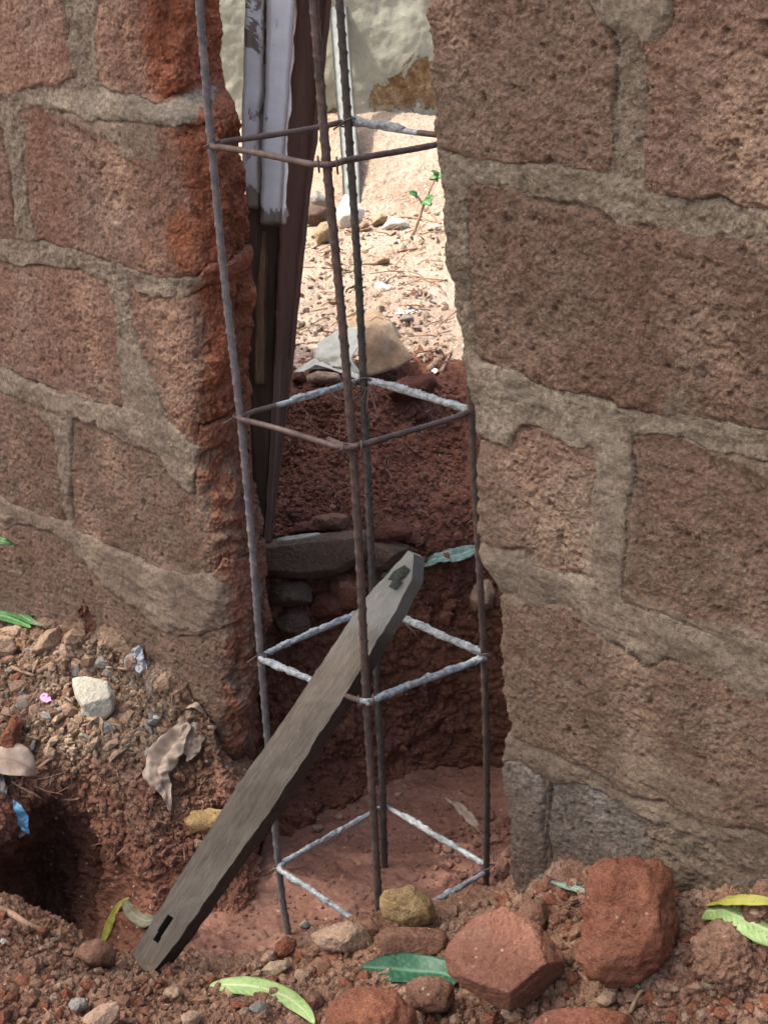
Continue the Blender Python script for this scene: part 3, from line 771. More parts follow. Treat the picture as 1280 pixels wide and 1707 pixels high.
patch('debris_bank', K, 520, 560, MAT['debris'],
      lambda P: fbm(P, 2.0, 5, 7, .55) * .09 + fbm(P, 9, 5, 8, .62) * .028 + fbm(P, 26, 4, 9, .65) * .014)

# foreground heap ------------------------------------------------------
xs_ = [-200, -60, 60, 160, 250, 340, 420, 500, 580, 660, 740, 820, 900, 1000, 1150, 1280, 1420]
sil = [1500, 1500, 1535, 1580, 1600, 1606, 1596, 1572, 1556, 1540, 1515, 1490, 1458, 1470, 1492, 1498, 1510]
zs_ = [-3.05, -3.1, -3.22, -3.40, -3.50, -3.50, -3.40, -3.25, -3.08, -2.98, -2.88, -2.74, None, None, None, None, None]
r1 = [Z(x_, y_, z_) if z_ is not None else Yw(x_, y_, YW - .02) for x_, y_, z_ in zip(xs_, sil, zs_)]
r0 = [p + (np.array((-.22, .22, -.42)) if z_ is not None else np.array((-.1, .2, .1))) for p, z_ in zip(r1, zs_)]
rm = [p + (np.array((-.07, .07, -.10)) if z_ is not None else np.array((-.03, .08, .02))) for p, z_ in zip(r1, zs_)]
def lerpz(f):
    return [a + (b_ - a) * f for a, b_ in zip(r1, rb)]
zb = [-2.85, -2.85, -2.88, -2.90, -2.92, -2.92, -2.88, -2.82, -2.74, -2.68, -2.62, -2.55, -2.45, -2.35, -2.2, -2.1, -2.1]
rb = [Z(x_, 1720, z_) for x_, z_ in zip(xs_, zb)]
rc = [Z(x_, 1900, z_ + .1) for x_, z_ in zip(xs_, zb)]
K = [r0, rm, r1, lerpz(.22), lerpz(.6), rb, rc]
patch('foreground_earth', K, 420, 1100, MAT['fore'],
      lambda P: fbm(P, 1.6, 4, 17, .55) * .06 + np.clip(fbm(P, 7, 5, 18, .62, 2), -.7, 1) * .042 + fbm(P, 22, 4, 19, .66) * .024)

# wide ground around everything ----------------------------------------
def sheet(name, x0, x1, y0, y1, z0, z1, n=14):
    gx, gy = np.meshgrid(np.linspace(x0, x1, n), np.linspace(y0, y1, n))
    t = (gy - y0) / (y1 - y0)
    V = np.stack([gx.ravel(), gy.ravel(), (z0 + (z1 - z0) * t).ravel()], 1)
    V[:, 2] += fbm(V, .3, 3, 4) * .08
    o = mesh_obj(name, V, gridF(n, n), MAT['ground']); o['kind'] = 'structure'
sheet('ground', -150, 150, 3.4, 260, -1.35, -1.2)
sheet('ground', -150, -2.7, .5, 3.4, -1.5, -1.35)
sheet('ground', 2.4, 150, .5, 3.4, -1.5, -1.35)
sheet('ground', -150, -4.3, -3.0, .5, -3.1, -2.6)
sheet('ground', 4.4, 150, -3.0, .5, -2.5, -2.2)
sheet('ground', -150, 150, -150, -3.0, -3.1, -3.1)

TV = np.vstack(TERR_V); TF = np.vstack(TERR_F)
BVH = BVHTree.FromPolygons(TV.tolist(), TF.tolist(), epsilon=0)
def cast(px, py):
    v = ray(px, py); v = v / np.linalg.norm(v)
    h = BVH.ray_cast(Vector(CU), Vector(v))
    if h[0] is None: return onZ(px, py, -3), np.array((0, 0, 1.))
    n = np.array(h[1]); 
    if n @ v > 0: n = -n
    return np.array(h[0]), n
# ================================================================== FAR WALL
A_ = PD(150, 215, 22.6); B_ = PD(1080, 200, 22.9)
A_[2] = B_[2] = min(A_[2], B_[2]) - .3
gx = np.linspace(0, 1, 260); gz = np.linspace(0, 9.0, 240)
V = A_[None, None] + (B_ - A_)[None, None] * gx[None, :, None] + np.array([0, 0, 1.])[None, None] * gz[:, None, None]
Nf = np.cross(B_ - A_, (0, 0, 1.)); Nf /= np.linalg.norm(Nf); Nf *= np.sign(Nf @ (CU - A_))
fl = V.reshape(-1, 3)
c1 = PD(672, 150, 22.7); c2 = PD(705, 140, 22.7); c3 = PD(640, 165, 22.7); c4 = PD(560, 205, 22.7)
er = np.zeros(len(fl))
for c_, r_ in ((c1, .30), (c2, .42), (c3, .22), (c4, .2)):
    er = np.maximum(er, sm(r_ * 1.6, r_ * .3, np.linalg.norm(fl - c_, axis=1)))
fl2 = fl + Nf * (fbm(fl, .9, 5, 3) * .07 + fbm(fl, 6, 4, 6) * .012 - er * .05)[:, None]
V2, Fa, Fb, Wl = shell(fl2, gridF(240, 260), -Nf * .7)
far = thing('plastered_wall', (A_ + B_) / 2, 'cream plastered wall with worn brown patches beyond the sunny yard', 'wall')
mesh_obj('wall', V2, np.vstack([Fa, Fb, Wl]), MAT['plaster'], far, attrs=dict(erode=np.r_[er, er * 0]))

# ================================================================== REBAR CAGE
cage = thing('rebar_cage', (.5, .5, -3.7), 'rusty steel reinforcement cage of four bars and square stirrups standing in the pit', 'rebar cage')
def ribbed(P, rad, lead, phase, name, mat):
    step = .0085
    C_ = resample(P, step)
    s = np.arange(len(C_)) * step
    def mod(R, P_, th):
        ph = s[:, None] / lead * 2 * np.pi
        rib = np.clip(np.cos(ph + th[None] * 1.0 + phase), 0, 1) ** 6 * np.abs(np.sin(th[None] + .4)) ** .5
        lon = np.exp(-((np.mod(th[None] - .4 + np.pi / 2, np.pi) - np.pi / 2) / .22) ** 2)
        nz = fbm(P_, 12, 3, phase)[:, None] * .03
        return R * (1 + .26 * rib + .16 * lon + nz)
    V, F, T = tube(C_, np.full(len(C_), rad), 18, mod)
    return mesh_obj(name, V, F, mat, cage, tris=T, attrs=dict(crust=np.zeros(len(V))))
def bar_pts(px, plane, ext_top=1.9, ext_bot=.35):
    f = onY if plane[0] == 'y' else onX
    pts = [f(x_, y_, plane[1]) for x_, y_ in px]
    t = pts[0] - pts[1]; t /= np.linalg.norm(t); b = pts[-1] - pts[-2]; b /= np.linalg.norm(b)
    return [pts[0] + t * ext_top] + pts + [pts[-1] + b * ext_bot]
BL = bar_pts([(332, 0), (353, 243), (376, 480), (401, 695), (420, 900), (435, 1095), (465, 1445), (480, 1552)], ('y', 0))
BF = bar_pts([(523, 0), (545, 275), (568, 510), (588, 745), (600, 940), (611, 1168), (624, 1380), (631, 1500)], ('y', 0))
BB = bar_pts([(566, 0), (580, 203), (596, 440), (606, 636), (617, 880), (626, 1090), (637, 1300), (641, 1447)], ('y', 1))
BR = bar_pts([(748, 0), (762, 230), (783, 640), (789, 760), (797, 915), (806, 1092), (811, 1300), (810, 1475)], ('y', 1))
ribbed(BL, .0220, .105, .3, 'main_bar', MAT['bar_blue'])
ribbed(BF, .0235, .105, 1.3, 'main_bar', MAT['bar_rust'])
ribbed(BB, .0240, .105, 2.3, 'main_bar', MAT['bar_dark'])
ribbed(BR, .0215, .105, 3.3, 'main_bar', MAT['bar_rust'])
def stirrup(Lp, Fp, Rp, Bp, crusts, hook=None):
    """corner pixels (left, front, right, back); crusts: list of (side, t0, t1, thickness)"""
    c = dict(L=onY(*Lp, -.045), F=onY(*Fp, -.045), R=onY(*Rp, 1.045), B=onY(*Bp, 1.045))
    q = [c['L'], c['F'], c['R'], c['B']]
    pts = []
    rad = .075
    for i in range(4):
        p, a, b_ = q[i], q[i - 1], q[(i + 1) % 4]
        ua = (a - p) / np.linalg.norm(a - p); ub = (b_ - p) / np.linalg.norm(b_ - p)
        for t in np.linspace(0, 1, 7):
            pts.append(p + ua * rad * (1 - t) ** 2 + ub * rad * t ** 2)
        L_ = np.linalg.norm(b_ - p)
        for t in np.linspace(.12, .88, 9): pts.append(p + (b_ - p) * t + np.array((0, 0, 1)) * math.sin(t * 5 + i) * .006)
    pts.append(pts[0]); pts.append(pts[1])
    C_ = resample(pts, .014)
    V, F, T = tube(C_, .0175 * (1 + .06 * fbm(C_, 20, 2, 1)), 12)
    crust_at = np.zeros(len(V)); 
    for (s0, t0, t1, th) in crusts:
        p0, p1 = c[s0[0]], c[s0[1]]
        seg = p1 - p0; L_ = seg @ seg
        tt = ((V - p0) @ seg) / L_; dd = np.linalg.norm(V - (p0 + np.clip(tt, 0, 1)[:, None] * seg), axis=1)
        crust_at = np.maximum(crust_at, ((dd < .06) & (tt > t0 - .12) & (tt < t1 + .12)) * .8)
    st = mesh_obj('stirrup', V, F, MAT['stir'], cage, tris=T, attrs=dict(crust=crust_at))
    for (s0, t0, t1, th) in crusts:
        p0, p1 = c[s0[0]], c[s0[1]]
        n = int((t1 - t0) * 130)
        tt = np.linspace(t0, t1, n)
        Pc = p0 + (p1 - p0) * tt[:, None] + np.array((0, 0, 1.)) * (np.sin(tt * 5) * .006)[:, None]
        env = np.clip(np.minimum((tt - t0), (t1 - tt)) / .06, 0, 1) ** .5
        Pc = Pc + np.array((0, 0, 1.)) * (th * .25)
        def mod(R, P_, thh):
            N3 = np.repeat(P_, len(thh), 0) + np.tile(np.stack([np.cos(thh), np.sin(thh), thh * 0], 1) * .06, (len(P_), 1))
            b = fbm(N3, 15, 5, 3 + t0 * 9, .7).reshape(R.shape)
            return np.clip(R * (1.0 + .55 * b), .012, None)
        V, F, T = tube(Pc, (.0165 + th * env * (1 + .5 * fbm(Pc, 7, 2, 5))), 14, mod)
        mesh_obj('cement_crust', V, F, MAT['crust'], st, tris=T)
    return c
S1 = stirrup((347, 243), (545, 276), (768, 231), (580, 202), [('BR', .03, .52, .007)])
S2 = stirrup((393, 697), (586, 749), (790, 684), (605, 632), [('LB', .42, .98, .004), ('BR', .04, .97, .006)])
S3 = stirrup((428, 1097), (611, 1172), (815, 1092), (620, 1010), [('LB', .05, .97, .002), ('LF', .04, .60, .003), ('BR', .03, .97, .006), ('FR', .0, .97, .003)])
S4 = stirrup((460, 1446), (632, 1560), (819, 1447), (640, 1342), [('LB', .05, .93, .0), ('LF', .02, .95, .002), ('BR', .18, .93, .003), ('FR', .45, .80, .002)])
# overlapping hook of the second stirrup at its front corner
h0 = onY(586, 738, -.02); h1 = onY(549, 735, .12)
hk = [onY(700, 700, .60) + (onY(600, 742, 0) - onY(600, 742, 0)), onY(640, 733, .27), onY(602, 742, .02), onY(580, 744, -.03), onY(562, 739, -.01), onY(549, 733, .04)]
V, F, T = tube(resample(hk[1:], .012), .0185, 12)
mesh_obj('stirrup_hook', V, F, MAT['stir'], cage, tris=T, attrs=dict(crust=np.zeros(len(V))))
def tie(c, rx, ry, tilt, turns=1.0, tail=None, r=.0055):
    c = np.asarray(c, float); pts = []
    for t in np.linspace(0, turns * 2 * math.pi, int(16 * turns)):
        pts.append(c + CR * math.cos(t) * rx + CD * math.sin(t) * rx * .9 + np.array((0, 0, 1)) * (math.sin(t + tilt) * ry))
    if tail is not None:
        for k in (1, 2, 3): pts.append(pts[-1] + np.asarray(tail) / 3 + np.random.default_rng(int(abs(c[0]) * 99)).normal(size=3) * .006)
    V, F, T = tube(resample(pts, .012), r, 6)
    mesh_obj('tie_wire', V, F, MAT['stir'], cage, tris=T, attrs=dict(crust=np.zeros(len(V))))
def tiev(c, wd, hh, r=.0055):
    """upright loop round a horizontal bar"""
    pts = [np.asarray(c) + np.array((0, 0, 1)) * hh * math.cos(t) + CD * wd * math.sin(t) for t in np.linspace(0, 6.6, 22)]
    V, F, T = tube(resample(pts, .012), r, 6)
    mesh_obj('tie_wire', V, F, MAT['stir'], cage, tris=T, attrs=dict(crust=np.zeros(len(V))))
for (px, py, y) in ((353, 240, 0), (402, 693, 0), (436, 1094, 0), (466, 1443, 0), (580, 204, 1), (606, 636, 1), (807, 1094, 1), (812, 1446, 1), (588, 746, 0), (611, 1170, 0)):
    q = onY(px, py, y); tie(q, .045, .02, px, 1.6, tail=(CR * .05 * (1 if px % 2 else -1) + np.array((0, 0, -.03))))
for (px, py) in ((531, 274), (562, 276), (573, 749), (603, 746), (598, 1170), (622, 1168)):
    tiev(onY(px, py, -.05), .045, .040)
for k in range(5):     # frayed wire below the back corner of the second stirrup
    a = onY(604 + k * 3, 645, .98)
    pts = [a, a + np.array((.02 * k - .04, -.02, -.05)), a + np.array((.06 * k - .14, -.05, -.10)), a + np.array((.09 * k - .22, -.06, -.09 - .02 * k))]
    V, F, T = tube(resample(pts, .015), .005, 5); mesh_obj('tie_wire', V, F, MAT['stir'], cage, tris=T, attrs=dict(crust=np.zeros(len(V))))

# ================================================================== PLANK
pk = thing('timber_plank', PD(255, 1600, 9.8), 'grey weathered timber plank leaning across the rebar cage, slotted at both ends', 'plank')
def plank_depth(y): return np.interp(y, [925, 1050, 1170, 1610], [9.25, 9.28, 9.32, 9.75])
Lm = np.array([(222, 1588), (257, 1530), (306, 1451), (414, 1282), (480, 1192), (522, 1128), (560, 1068), (600, 1010), (618, 986), (659, 942), (672, 922)], float)
Rm = np.array([(261, 1613), (290, 1578), (327, 1526), (393, 1431), (456, 1344), (515, 1252), (565, 1174), (607, 1106), (640, 1050), (668, 1000), (692, 952), (689, 926)], float)
ax0, ax1 = np.array((240., 1602.)), np.array((684., 920.))
axd = (ax1 - ax0); axL = np.linalg.norm(axd); axd /= axL; axn = np.array((-axd[1], axd[0]))
def side_off(M_, s_): 
    q_ = M_ - ax0; a_, o_ = q_ @ axd, q_ @ axn; k_ = np.argsort(a_); return np.interp(s_, a_[k_], o_[k_])
ss = np.linspace(0, axL, 150)
ker = np.ones(9) / 9
oL, oR = [np.convolve(np.pad(side_off(M_, ss), 4, mode='edge'), ker, 'valid') for M_ in (Lm, Rm)]
top_ = np.clip((ss - (axL - 34)) / 34, 0, 1); oR = oR * (1 - .35 * top_ ** 2); oL = oL * (1 - .45 * top_ ** 2)
Ledge = ax0 + axd * ss[:, None] + axn * oL[:, None]; Redge = ax0 + axd * ss[:, None] + axn * oR[:, None]
nc = 31; tt = np.linspace(0, 1, nc)
Gp = Ledge[:, None] + (Redge - Ledge)[:, None] * tt[None, :, None]
# rounded lower end
low = np.clip(1 - np.arange(150) / 9, 0, 1)
Gp[:, :, 1] += (low ** 2)[:, None] * (np.sin(tt * np.pi) * 14)[None]
V = np.array([[PD(x_, y_, plank_depth(y_)) for x_, y_ in r_] for r_ in Gp]).reshape(-1, 3)
F = gridF(150, nc)
cen = Gp.reshape(-1, 2)[F].mean(1)
def inrot(c, cx, cy, ang, hl, hw):
    ca, sa = math.cos(ang), math.sin(ang); dx, dy = c[:, 0] - cx, c[:, 1] - cy
    return (np.abs(dx * ca + dy * sa) < hl) & (np.abs(-dx * sa + dy * ca) < hw)
angp = math.atan2(-(1450 - 1560), -(300 - 232)) ; angp = math.atan2(-110, 68)
hole = inrot(cen, 272, 1548, angp, 24, 5.2)
F = F[~hole]
ext = CD * .13 + CR * .068 + CUP * (-.028)
ext = np.tile(ext, (len(V), 1))
Gf = Gp.reshape(-1, 2)
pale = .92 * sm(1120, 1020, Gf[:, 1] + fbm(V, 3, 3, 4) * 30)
Vn = V + np.cross(CR, CUP)[None] * (fbm(V, 6, 4, 6) * .006)[:, None]
edge_wear = fbm(V, 9, 4, 3) * .008
Vn += CR[None] * (edge_wear * (np.abs(np.tile(tt, 150) - .5) > .42))[:, None]
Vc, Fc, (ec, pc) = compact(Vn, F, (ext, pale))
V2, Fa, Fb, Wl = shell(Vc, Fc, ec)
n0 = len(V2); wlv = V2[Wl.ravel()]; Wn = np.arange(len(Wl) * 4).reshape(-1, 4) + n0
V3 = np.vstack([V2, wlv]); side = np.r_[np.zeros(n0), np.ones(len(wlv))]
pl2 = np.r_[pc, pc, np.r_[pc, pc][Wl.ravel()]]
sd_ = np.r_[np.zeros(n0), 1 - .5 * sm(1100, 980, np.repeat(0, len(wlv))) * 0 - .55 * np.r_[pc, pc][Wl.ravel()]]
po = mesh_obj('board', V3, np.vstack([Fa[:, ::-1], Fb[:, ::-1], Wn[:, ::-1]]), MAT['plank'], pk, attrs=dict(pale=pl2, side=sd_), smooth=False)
# hardened dark plug in the upper mortise
plug = [(674, 942), (684, 950), (676, 962), (668, 968), (672, 972), (660, 984), (648, 978), (654, 968), (646, 966), (656, 952)]
Pp = np.array([PD(x_, y_, plank_depth(y_) - .006) for x_, y_ in plug])
c = Pp.mean(0); Vp = np.vstack([Pp, c[None] - CD * .012]); tr = [[i, (i + 1) % 10, 10] for i in range(10)]
Vq, Fa, Fb, Wl = shell(Vp, np.array(tr), CD * .03)
mesh_obj('mortise_plug', Vq, Wl, MAT['plug'], pk, tris=np.vstack([Fa, Fb]), smooth=False)
Vq = np.array([PD(x_, y_, plank_depth(1550) + .10) for x_, y_ in ((262, 1585), (248, 1570), (284, 1515), (298, 1525))])
Vq2, Fa, Fb, Wl = shell(Vq, np.array([[0, 1, 2, 3]]), CD * .03)
mesh_obj('slot_dirt', Vq2, np.vstack([Fa, Fb, Wl]), MAT['pit'], pk, smooth=False)

# ================================================================== POST
post = thing('timber_post', onY(450, 900, 1.7), 'tall timber door post with peeling white paint and dark brown side, leaning behind left wall', 'post')
def loft(name, stations, mat, parent, sub=14, closed=True, attrs=None, nz=.006, seed=0):
    """stations: list of rings (same count) of world points"""
    S = crom(np.array(stations, float), np.linspace(0, len(stations) - 1, (len(stations) - 1) * sub + 1)) if len(stations) > 2 else \
        np.array(stations[0])[None] + (np.array(stations[1]) - np.array(stations[0]))[None] * np.linspace(0, 1, sub)[:, None, None]
    nr, k = S.shape[:2]
    # subdivide ring edges, duplicated corners for crisp arrises
    ring = []
    m = 6
    for i in range(k):
        a, b_ = S[:, i], S[:, (i + 1) % k]
        for t in np.linspace(0, 1, m): ring.append(a + (b_ - a) * t)
    R = np.stack(ring, 1); kk = R.shape[1]
    V = R.reshape(-1, 3); V = V + np.stack([fbm(V, 7, 3, seed), fbm(V, 7, 3, seed + 5), fbm(V, 7, 3, seed + 9)], 1) * nz
    F = gridF(nr, kk, True)
    capc = np.array([V[:kk].mean(0), V[-kk:].mean(0)]); n = len(V); V = np.vstack([V, capc])
    j = np.arange(kk); j2 = (j + 1) % kk
    T = np.vstack([np.stack([j2, j, np.full(kk, n)], 1), np.stack([(nr - 1) * kk + j, (nr - 1) * kk + j2, np.full(kk, n + 1)], 1)])
    return mesh_obj(name, V, F, mat, parent, tris=T, attrs=attrs(V) if attrs else None)
def bd(y): return np.interp(y, [-400, 0, 400, 900], [10.0, 10.35, 10.9, 11.55])
def strip_st(ys, xl, xr, dl, dr, thick, away=(0, .0)):
    out = []
    for y_, a, b_ in zip(ys, xl, xr):
        d0 = bd(y_)
        pa, pb = PD(a, y_, d0 + dl), PD(b_, y_, d0 + dr)
        e = CD * thick + CR * thick * .25
        out.append([pa, pb, pb + e, pa + e])
    return out
bare = lambda V: dict(bare=sm(.3, .0, np.abs(V[:, 2] - V[:, 2].min())) * .8 + .12)
ys = [-400, -150, 0, 120, 240, 345]
loft('painted_strip', strip_st(ys, [421, 413, 409, 406, 403, 412], [443, 441, 440, 438, 432, 431], .05, .0, .18), MAT['paint'], post, attrs=bare, seed=1)
ys = [-400, -150, 0, 120, 240, 372]
loft('painted_strip', strip_st(ys, [450, 447, 445, 443, 437, 434], [505, 498, 492, 484, 476, 469], -.03, -.10, .22), MAT['paint'], post, attrs=lambda V: dict(bare=sm(.3, .0, np.abs(V[:, 2] - V[:, 2].min())) * .8 + .32 * sm(-.02, .06, ((V - PD(440, 100, 10.4)) @ CR) - .18 + .0 * V[:, 0])), seed=2)
loft('rebate_strip', strip_st(ys, [441, 440, 439, 437, 431, 430], [452, 449, 447, 445, 439, 436], .06, .05, .15), MAT['darkwood'], post, seed=3)
ys = [-400, -150, 0, 200, 400, 600, 760, 905]
loft('brown_side', strip_st(ys, [506, 499, 493, 479, 466, 458, 450, 440], [600, 566, 544, 523, 501, 481, 462, 445], -.08, .22, .12), MAT['brownwood'], post, seed=4)
ys = [330, 450, 600, 760, 905]
loft('lower_timber', strip_st(ys, [400, 405, 412, 420, 425], [470, 466, 460, 452, 442], .12, .05, .16), MAT['darkwood'], post, seed=5)
ys = [385, 430, 500, 640]
loft('split_sliver', strip_st(ys, [437, 433, 427, 424], [441, 444, 443, 442], .05, .0, .04), MAT['twig'], post, seed=6)
# pale batten by the far wall
bt = thing('timber_batten', cast(590, 345)[0], 'thin pale batten leaning against cream plastered wall behind the rebar', 'batten')
db = dep(cast(588, 345)[0])
loft('batten', [[PD(a, y_, db + t_), PD(a + 30, y_, db + t_), PD(a + 30, y_, db + t_ + .2), PD(a, y_, db + t_ + .2)] for a, y_, t_ in ((545, -60, 1.6), (551, 40, 1.3), (560, 160, .8), (568, 250, .4), (573, 350, 0))], MAT['palewood'], bt)
# ================================================================== MANGO TREE (unseen, inferred from fallen leaves; placed and shaped to shade the walls)
tree_c = np.array([-5.6, -10.4, 19.0])
tree = thing('mango_tree', (-5.6, -10.4, -2.9), 'unseen mango tree out of frame at front left, placed to shade the brick walls', 'tree')
rt = np.random.default_rng(3)
n = 8800
q = rt.normal(size=(n, 3)); q /= np.linalg.norm(q, axis=1)[:, None]; q *= rt.uniform(.25, 1, n)[:, None] ** (1 / 3)
q = q * np.array([7.6, 7.6, 3.4]) + tree_c
k = (q[:, 2] + 1.0) / SD[2]; pr = q - SD[None] * k[:, None]
s_ = (pr[:, 0] + 2.95) * (-.75) + (pr[:, 1] - 3.55) * .66
keep = s_ < rt.normal(size=n) * .05 - .10  # crown clipped so that its shadow ends along the mound crest
# thinner spot in the crown: soft sunlight on the debris bank
for (gx_, gy_, gz_, rr, pk_) in ((-2.0, -.15, -2.6, .55, .03), (-3.3, .0, -2.5, .45, .08)):
    k = (q[:, 2] - gz_) / SD[2]; pr = q - SD[None] * k[:, None]
    dd = np.hypot(pr[:, 0] - gx_, pr[:, 1] - gy_)
    keep &= (dd > rr) | (rt.uniform(size=n) < pk_ + .25 * (dd / rr) ** 4)
q = q[keep]; n = len(q)
d1 = rt.normal(size=(n, 3)); d1[:, 2] -= .8; d1 /= np.linalg.norm(d1, axis=1)[:, None]
d2 = np.cross(d1, rt.normal(size=(n, 3))); d2 /= np.linalg.norm(d2, axis=1)[:, None]
L_ = rt.uniform(.5, .95, n)[:, None]; W_ = L_ * .17
V = np.stack([q - d1 * L_ / 2, q + d2 * W_ - d1 * L_ * .1, q + d1 * L_ / 2, q - d2 * W_ - d1 * L_ * .1], 1).reshape(-1, 3)
crown = mesh_obj('crown', V, np.arange(n * 4).reshape(-1, 4), MAT['lf_tree'], tree, smooth=False, attrs=dict(vein=np.zeros(n * 4))); crown['kind'] = 'stuff'
def trunkpart(pts, rad, name):
    C_ = resample(pts, .25); V, F, T = tube(C_, np.interp(np.linspace(0, 1, len(C_)), np.linspace(0, 1, len(rad)), rad), 14, lambda R, P_, th: R * (1 + .08 * fbm(P_, 2, 2, 1)[:, None]))
    return mesh_obj(name, V, F, MAT['darkwood'], tree, tris=T)
trunkpart([(-5.6, -10.4, -3.3), (-5.5, -10.5, 3), (-5.8, -10.2, 9), (-5.6, -10.4, 17)], [.9, .65, .5, .3], 'trunk')
for a in range(6):
    c_, s2 = math.cos(a * 1.05), math.sin(a * 1.05)
    trunkpart([(-5.7, -10.3, 9 + a * .8), (-5.6 + c_ * 2.5, -10.4 + s2 * 2.5, 14 + a * .4), (-5.6 + c_ * 5, -10.4 + s2 * 5, 17.5 + .3 * a)], [.3, .2, .1], 'limb')

# ================================================================== STONES
ICO = {}
def ico(sub):
    if sub not in ICO:
        bm = bmesh.new(); bmesh.ops.create_icosphere(bm, subdivisions=sub, radius=1)
        bm.verts.ensure_lookup_table()
        ICO[sub] = (np.array([v.co[:] for v in bm.verts]), np.array([[v.index for v in f.verts] for f in bm.faces])); bm.free()
    return ICO[sub]
def stone_verts(planes, sub, sharp=26, rough=.05, seed=0, scale=1.0):
    D, F = ico(sub)
    N = np.array([p[:3] for p in planes], float); L = np.linalg.norm(N, axis=1); N /= L[:, None]; off = np.array([p[3] for p in planes], float)
    t = (D @ N.T) / off[None]
    t = np.clip(t, 1e-3, None)
    r = 1 / (np.sum(t ** sharp, axis=1) ** (1 / sharp))
    V = D * r[:, None]
    Vn = V * (1.6 / scale)
    nn = fbm(Vn, 1.0, 6, seed * 3.7, .6) * rough * 1.0 + fbm(Vn, 5, 3, seed + 4, .65) * rough * .35 - np.clip(fbm(Vn, 3.2, 3, seed + 9) - .35, 0, 1) * rough * 1.4
    return V + D * (nn * scale)[:, None], F
def outline_stone(name, out, thick, mat, label, cat, seed=0, caps=(), rough=.035, sub=5, depth=None, bias=0.0, group=None, tilt=24, parent=None, sharp=130, kind=None):
    """out: silhouette in the picture; the body gets its own distance (where it rests) and thickness"""
    out = np.array(out, float); c = (out.min(0) + out.max(0)) / 2
    if depth is None:
        lo = out[np.argmax(out[:, 1])]
        depth = min(dep(cast(c[0], out[:, 1].max() - 2)[0]), dep(cast(c[0], c[1])[0]) + .05) + bias
    s_ = depth / FPX
    q = (out - c) * s_; q[:, 1] *= -1
    area = sum(q[i][0] * q[(i + 1) % len(q)][1] - q[(i + 1) % len(q)][0] * q[i][1] for i in range(len(q)))
    if area < 0: q = q[::-1]
    T_ = math.tan(math.radians(tilt)); ct = math.cos(math.radians(tilt)); st = math.sin(math.radians(tilt))
    planes = []
    # convex hull of outline
    pts = sorted(map(tuple, q)); 
    def half(ps):
        h = []
        for p in ps:
            while len(h) > 1 and (h[-1][0] - h[-2][0]) * (p[1] - h[-2][1]) - (h[-1][1] - h[-2][1]) * (p[0] - h[-2][0]) <= 0: h.pop()
            h.append(p)
        return h[:-1]
    H = half(pts) + half(pts[::-1])
    for i in range(len(H)):
        a, b_ = np.array(H[i]), np.array(H[(i + 1) % len(H)])
        e = b_ - a; nrm = np.array([e[1], -e[0]]) / (np.linalg.norm(e) + 1e-9); o_ = max(float(nrm @ a), .01)
        planes.append((nrm[0] * ct, nrm[1] * ct, st, o_ * ct + 1e-4)); planes.append((nrm[0] * ct, nrm[1] * ct, -st, o_ * ct + 1e-4))
    rs = np.random.default_rng(seed)
    R = np.abs(q).max()
    if caps: planes += [(*cp[:3], cp[3] * R) for cp in caps]
    else:
        for _ in range(5):
            v = rs.normal(size=3) * (.6, .6, .3); v[2] = abs(v[2]) + .7; v /= np.linalg.norm(v)
            planes.append((*v, thick * rs.uniform(.85, 1.1)))
    planes.append((0, 0, -1, thick))
    # broken chips: shave a little off the shape in many directions
    D0, _ = ico(3)
    N0 = np.array([p[:3] for p in planes], float); N0 /= np.linalg.norm(N0, axis=1)[:, None]
    t0_ = np.clip((D0 @ N0.T) / np.array([p[3] for p in planes])[None], 1e-3, None)
    S0 = D0 / np.max(t0_, axis=1)[:, None]
    for _ in range(9):
        v = rs.normal(size=3); v[2] = v[2] * .8 + .35; v /= np.linalg.norm(v)
        planes.append((*v, float((S0 @ v).max()) * rs.uniform(.90, .985)))
    V, F = stone_verts(planes, sub, sharp, rough, seed, R)
    P0 = PD(c[0], c[1], depth)
    Vw = P0 + V[:, :1] * CR + V[:, 1:2] * CUP - V[:, 2:] * CD
    o = mesh_obj(name, Vw, None, mat, parent, tris=F)
    if label: tag(o, label, cat, group)
    if kind: o['kind'] = kind
    return o

# ---- foreground lumps
outline_stone('laterite_lump', [(985, 1432), (1025, 1425), (1075, 1432), (1112, 1440), (1132, 1462), (1136, 1520), (1128, 1575), (1100, 1620), (1050, 1642), (975, 1640), (962, 1600), (968, 1530), (980, 1470)], .26, MAT['rk_red'],
    'large boxy brick red laterite lump standing against the right wall foot', 'stone', 3, caps=((-.25, .1, .97, .62), (.15, .80, .55, .78), (.82, .05, .5, .62), (.1, -.5, .85, .72)), rough=.085, bias=-.05, sharp=120)
outline_stone('laterite_slab', [(735, 1578), (790, 1525), (850, 1505), (905, 1545), (950, 1600), (948, 1640), (905, 1692), (870, 1700), (800, 1670), (745, 1625)], .2, MAT['rk_slab'],
    'big flat pinkish laterite slab lying in the middle of the foreground, grey underside', 'stone', 5, caps=((-.12, .62, .78, .46), (-.1, .45, .9, .50), (.55, -.62, .55, .56), (-.35, -.75, .55, .60)), rough=.03, bias=-.12, sharp=90, sub=6)
outline_stone('sandy_stone', [(626, 1502), (640, 1484), (668, 1480), (690, 1474), (708, 1490), (722, 1502), (725, 1530), (712, 1546), (670, 1544), (640, 1530)], .09, MAT['rk_ochre'],
    'yellowish sandy stone sitting on a flat brown stone before the front bar', 'stone', 7, rough=.05, bias=-.06)
outline_stone('flat_stone', [(630, 1550), (660, 1544), (735, 1548), (748, 1560), (742, 1592), (700, 1598), (640, 1592), (628, 1575)], .12, MAT['rk_brown'],
    'flat brown stone under the yellowish stone, above the dark green leaf', 'stone', 9, caps=((0, .9, .45, .55), (0, -.1, 1, .30), (0, .5, .85, .40)), rough=.04, bias=-.02)
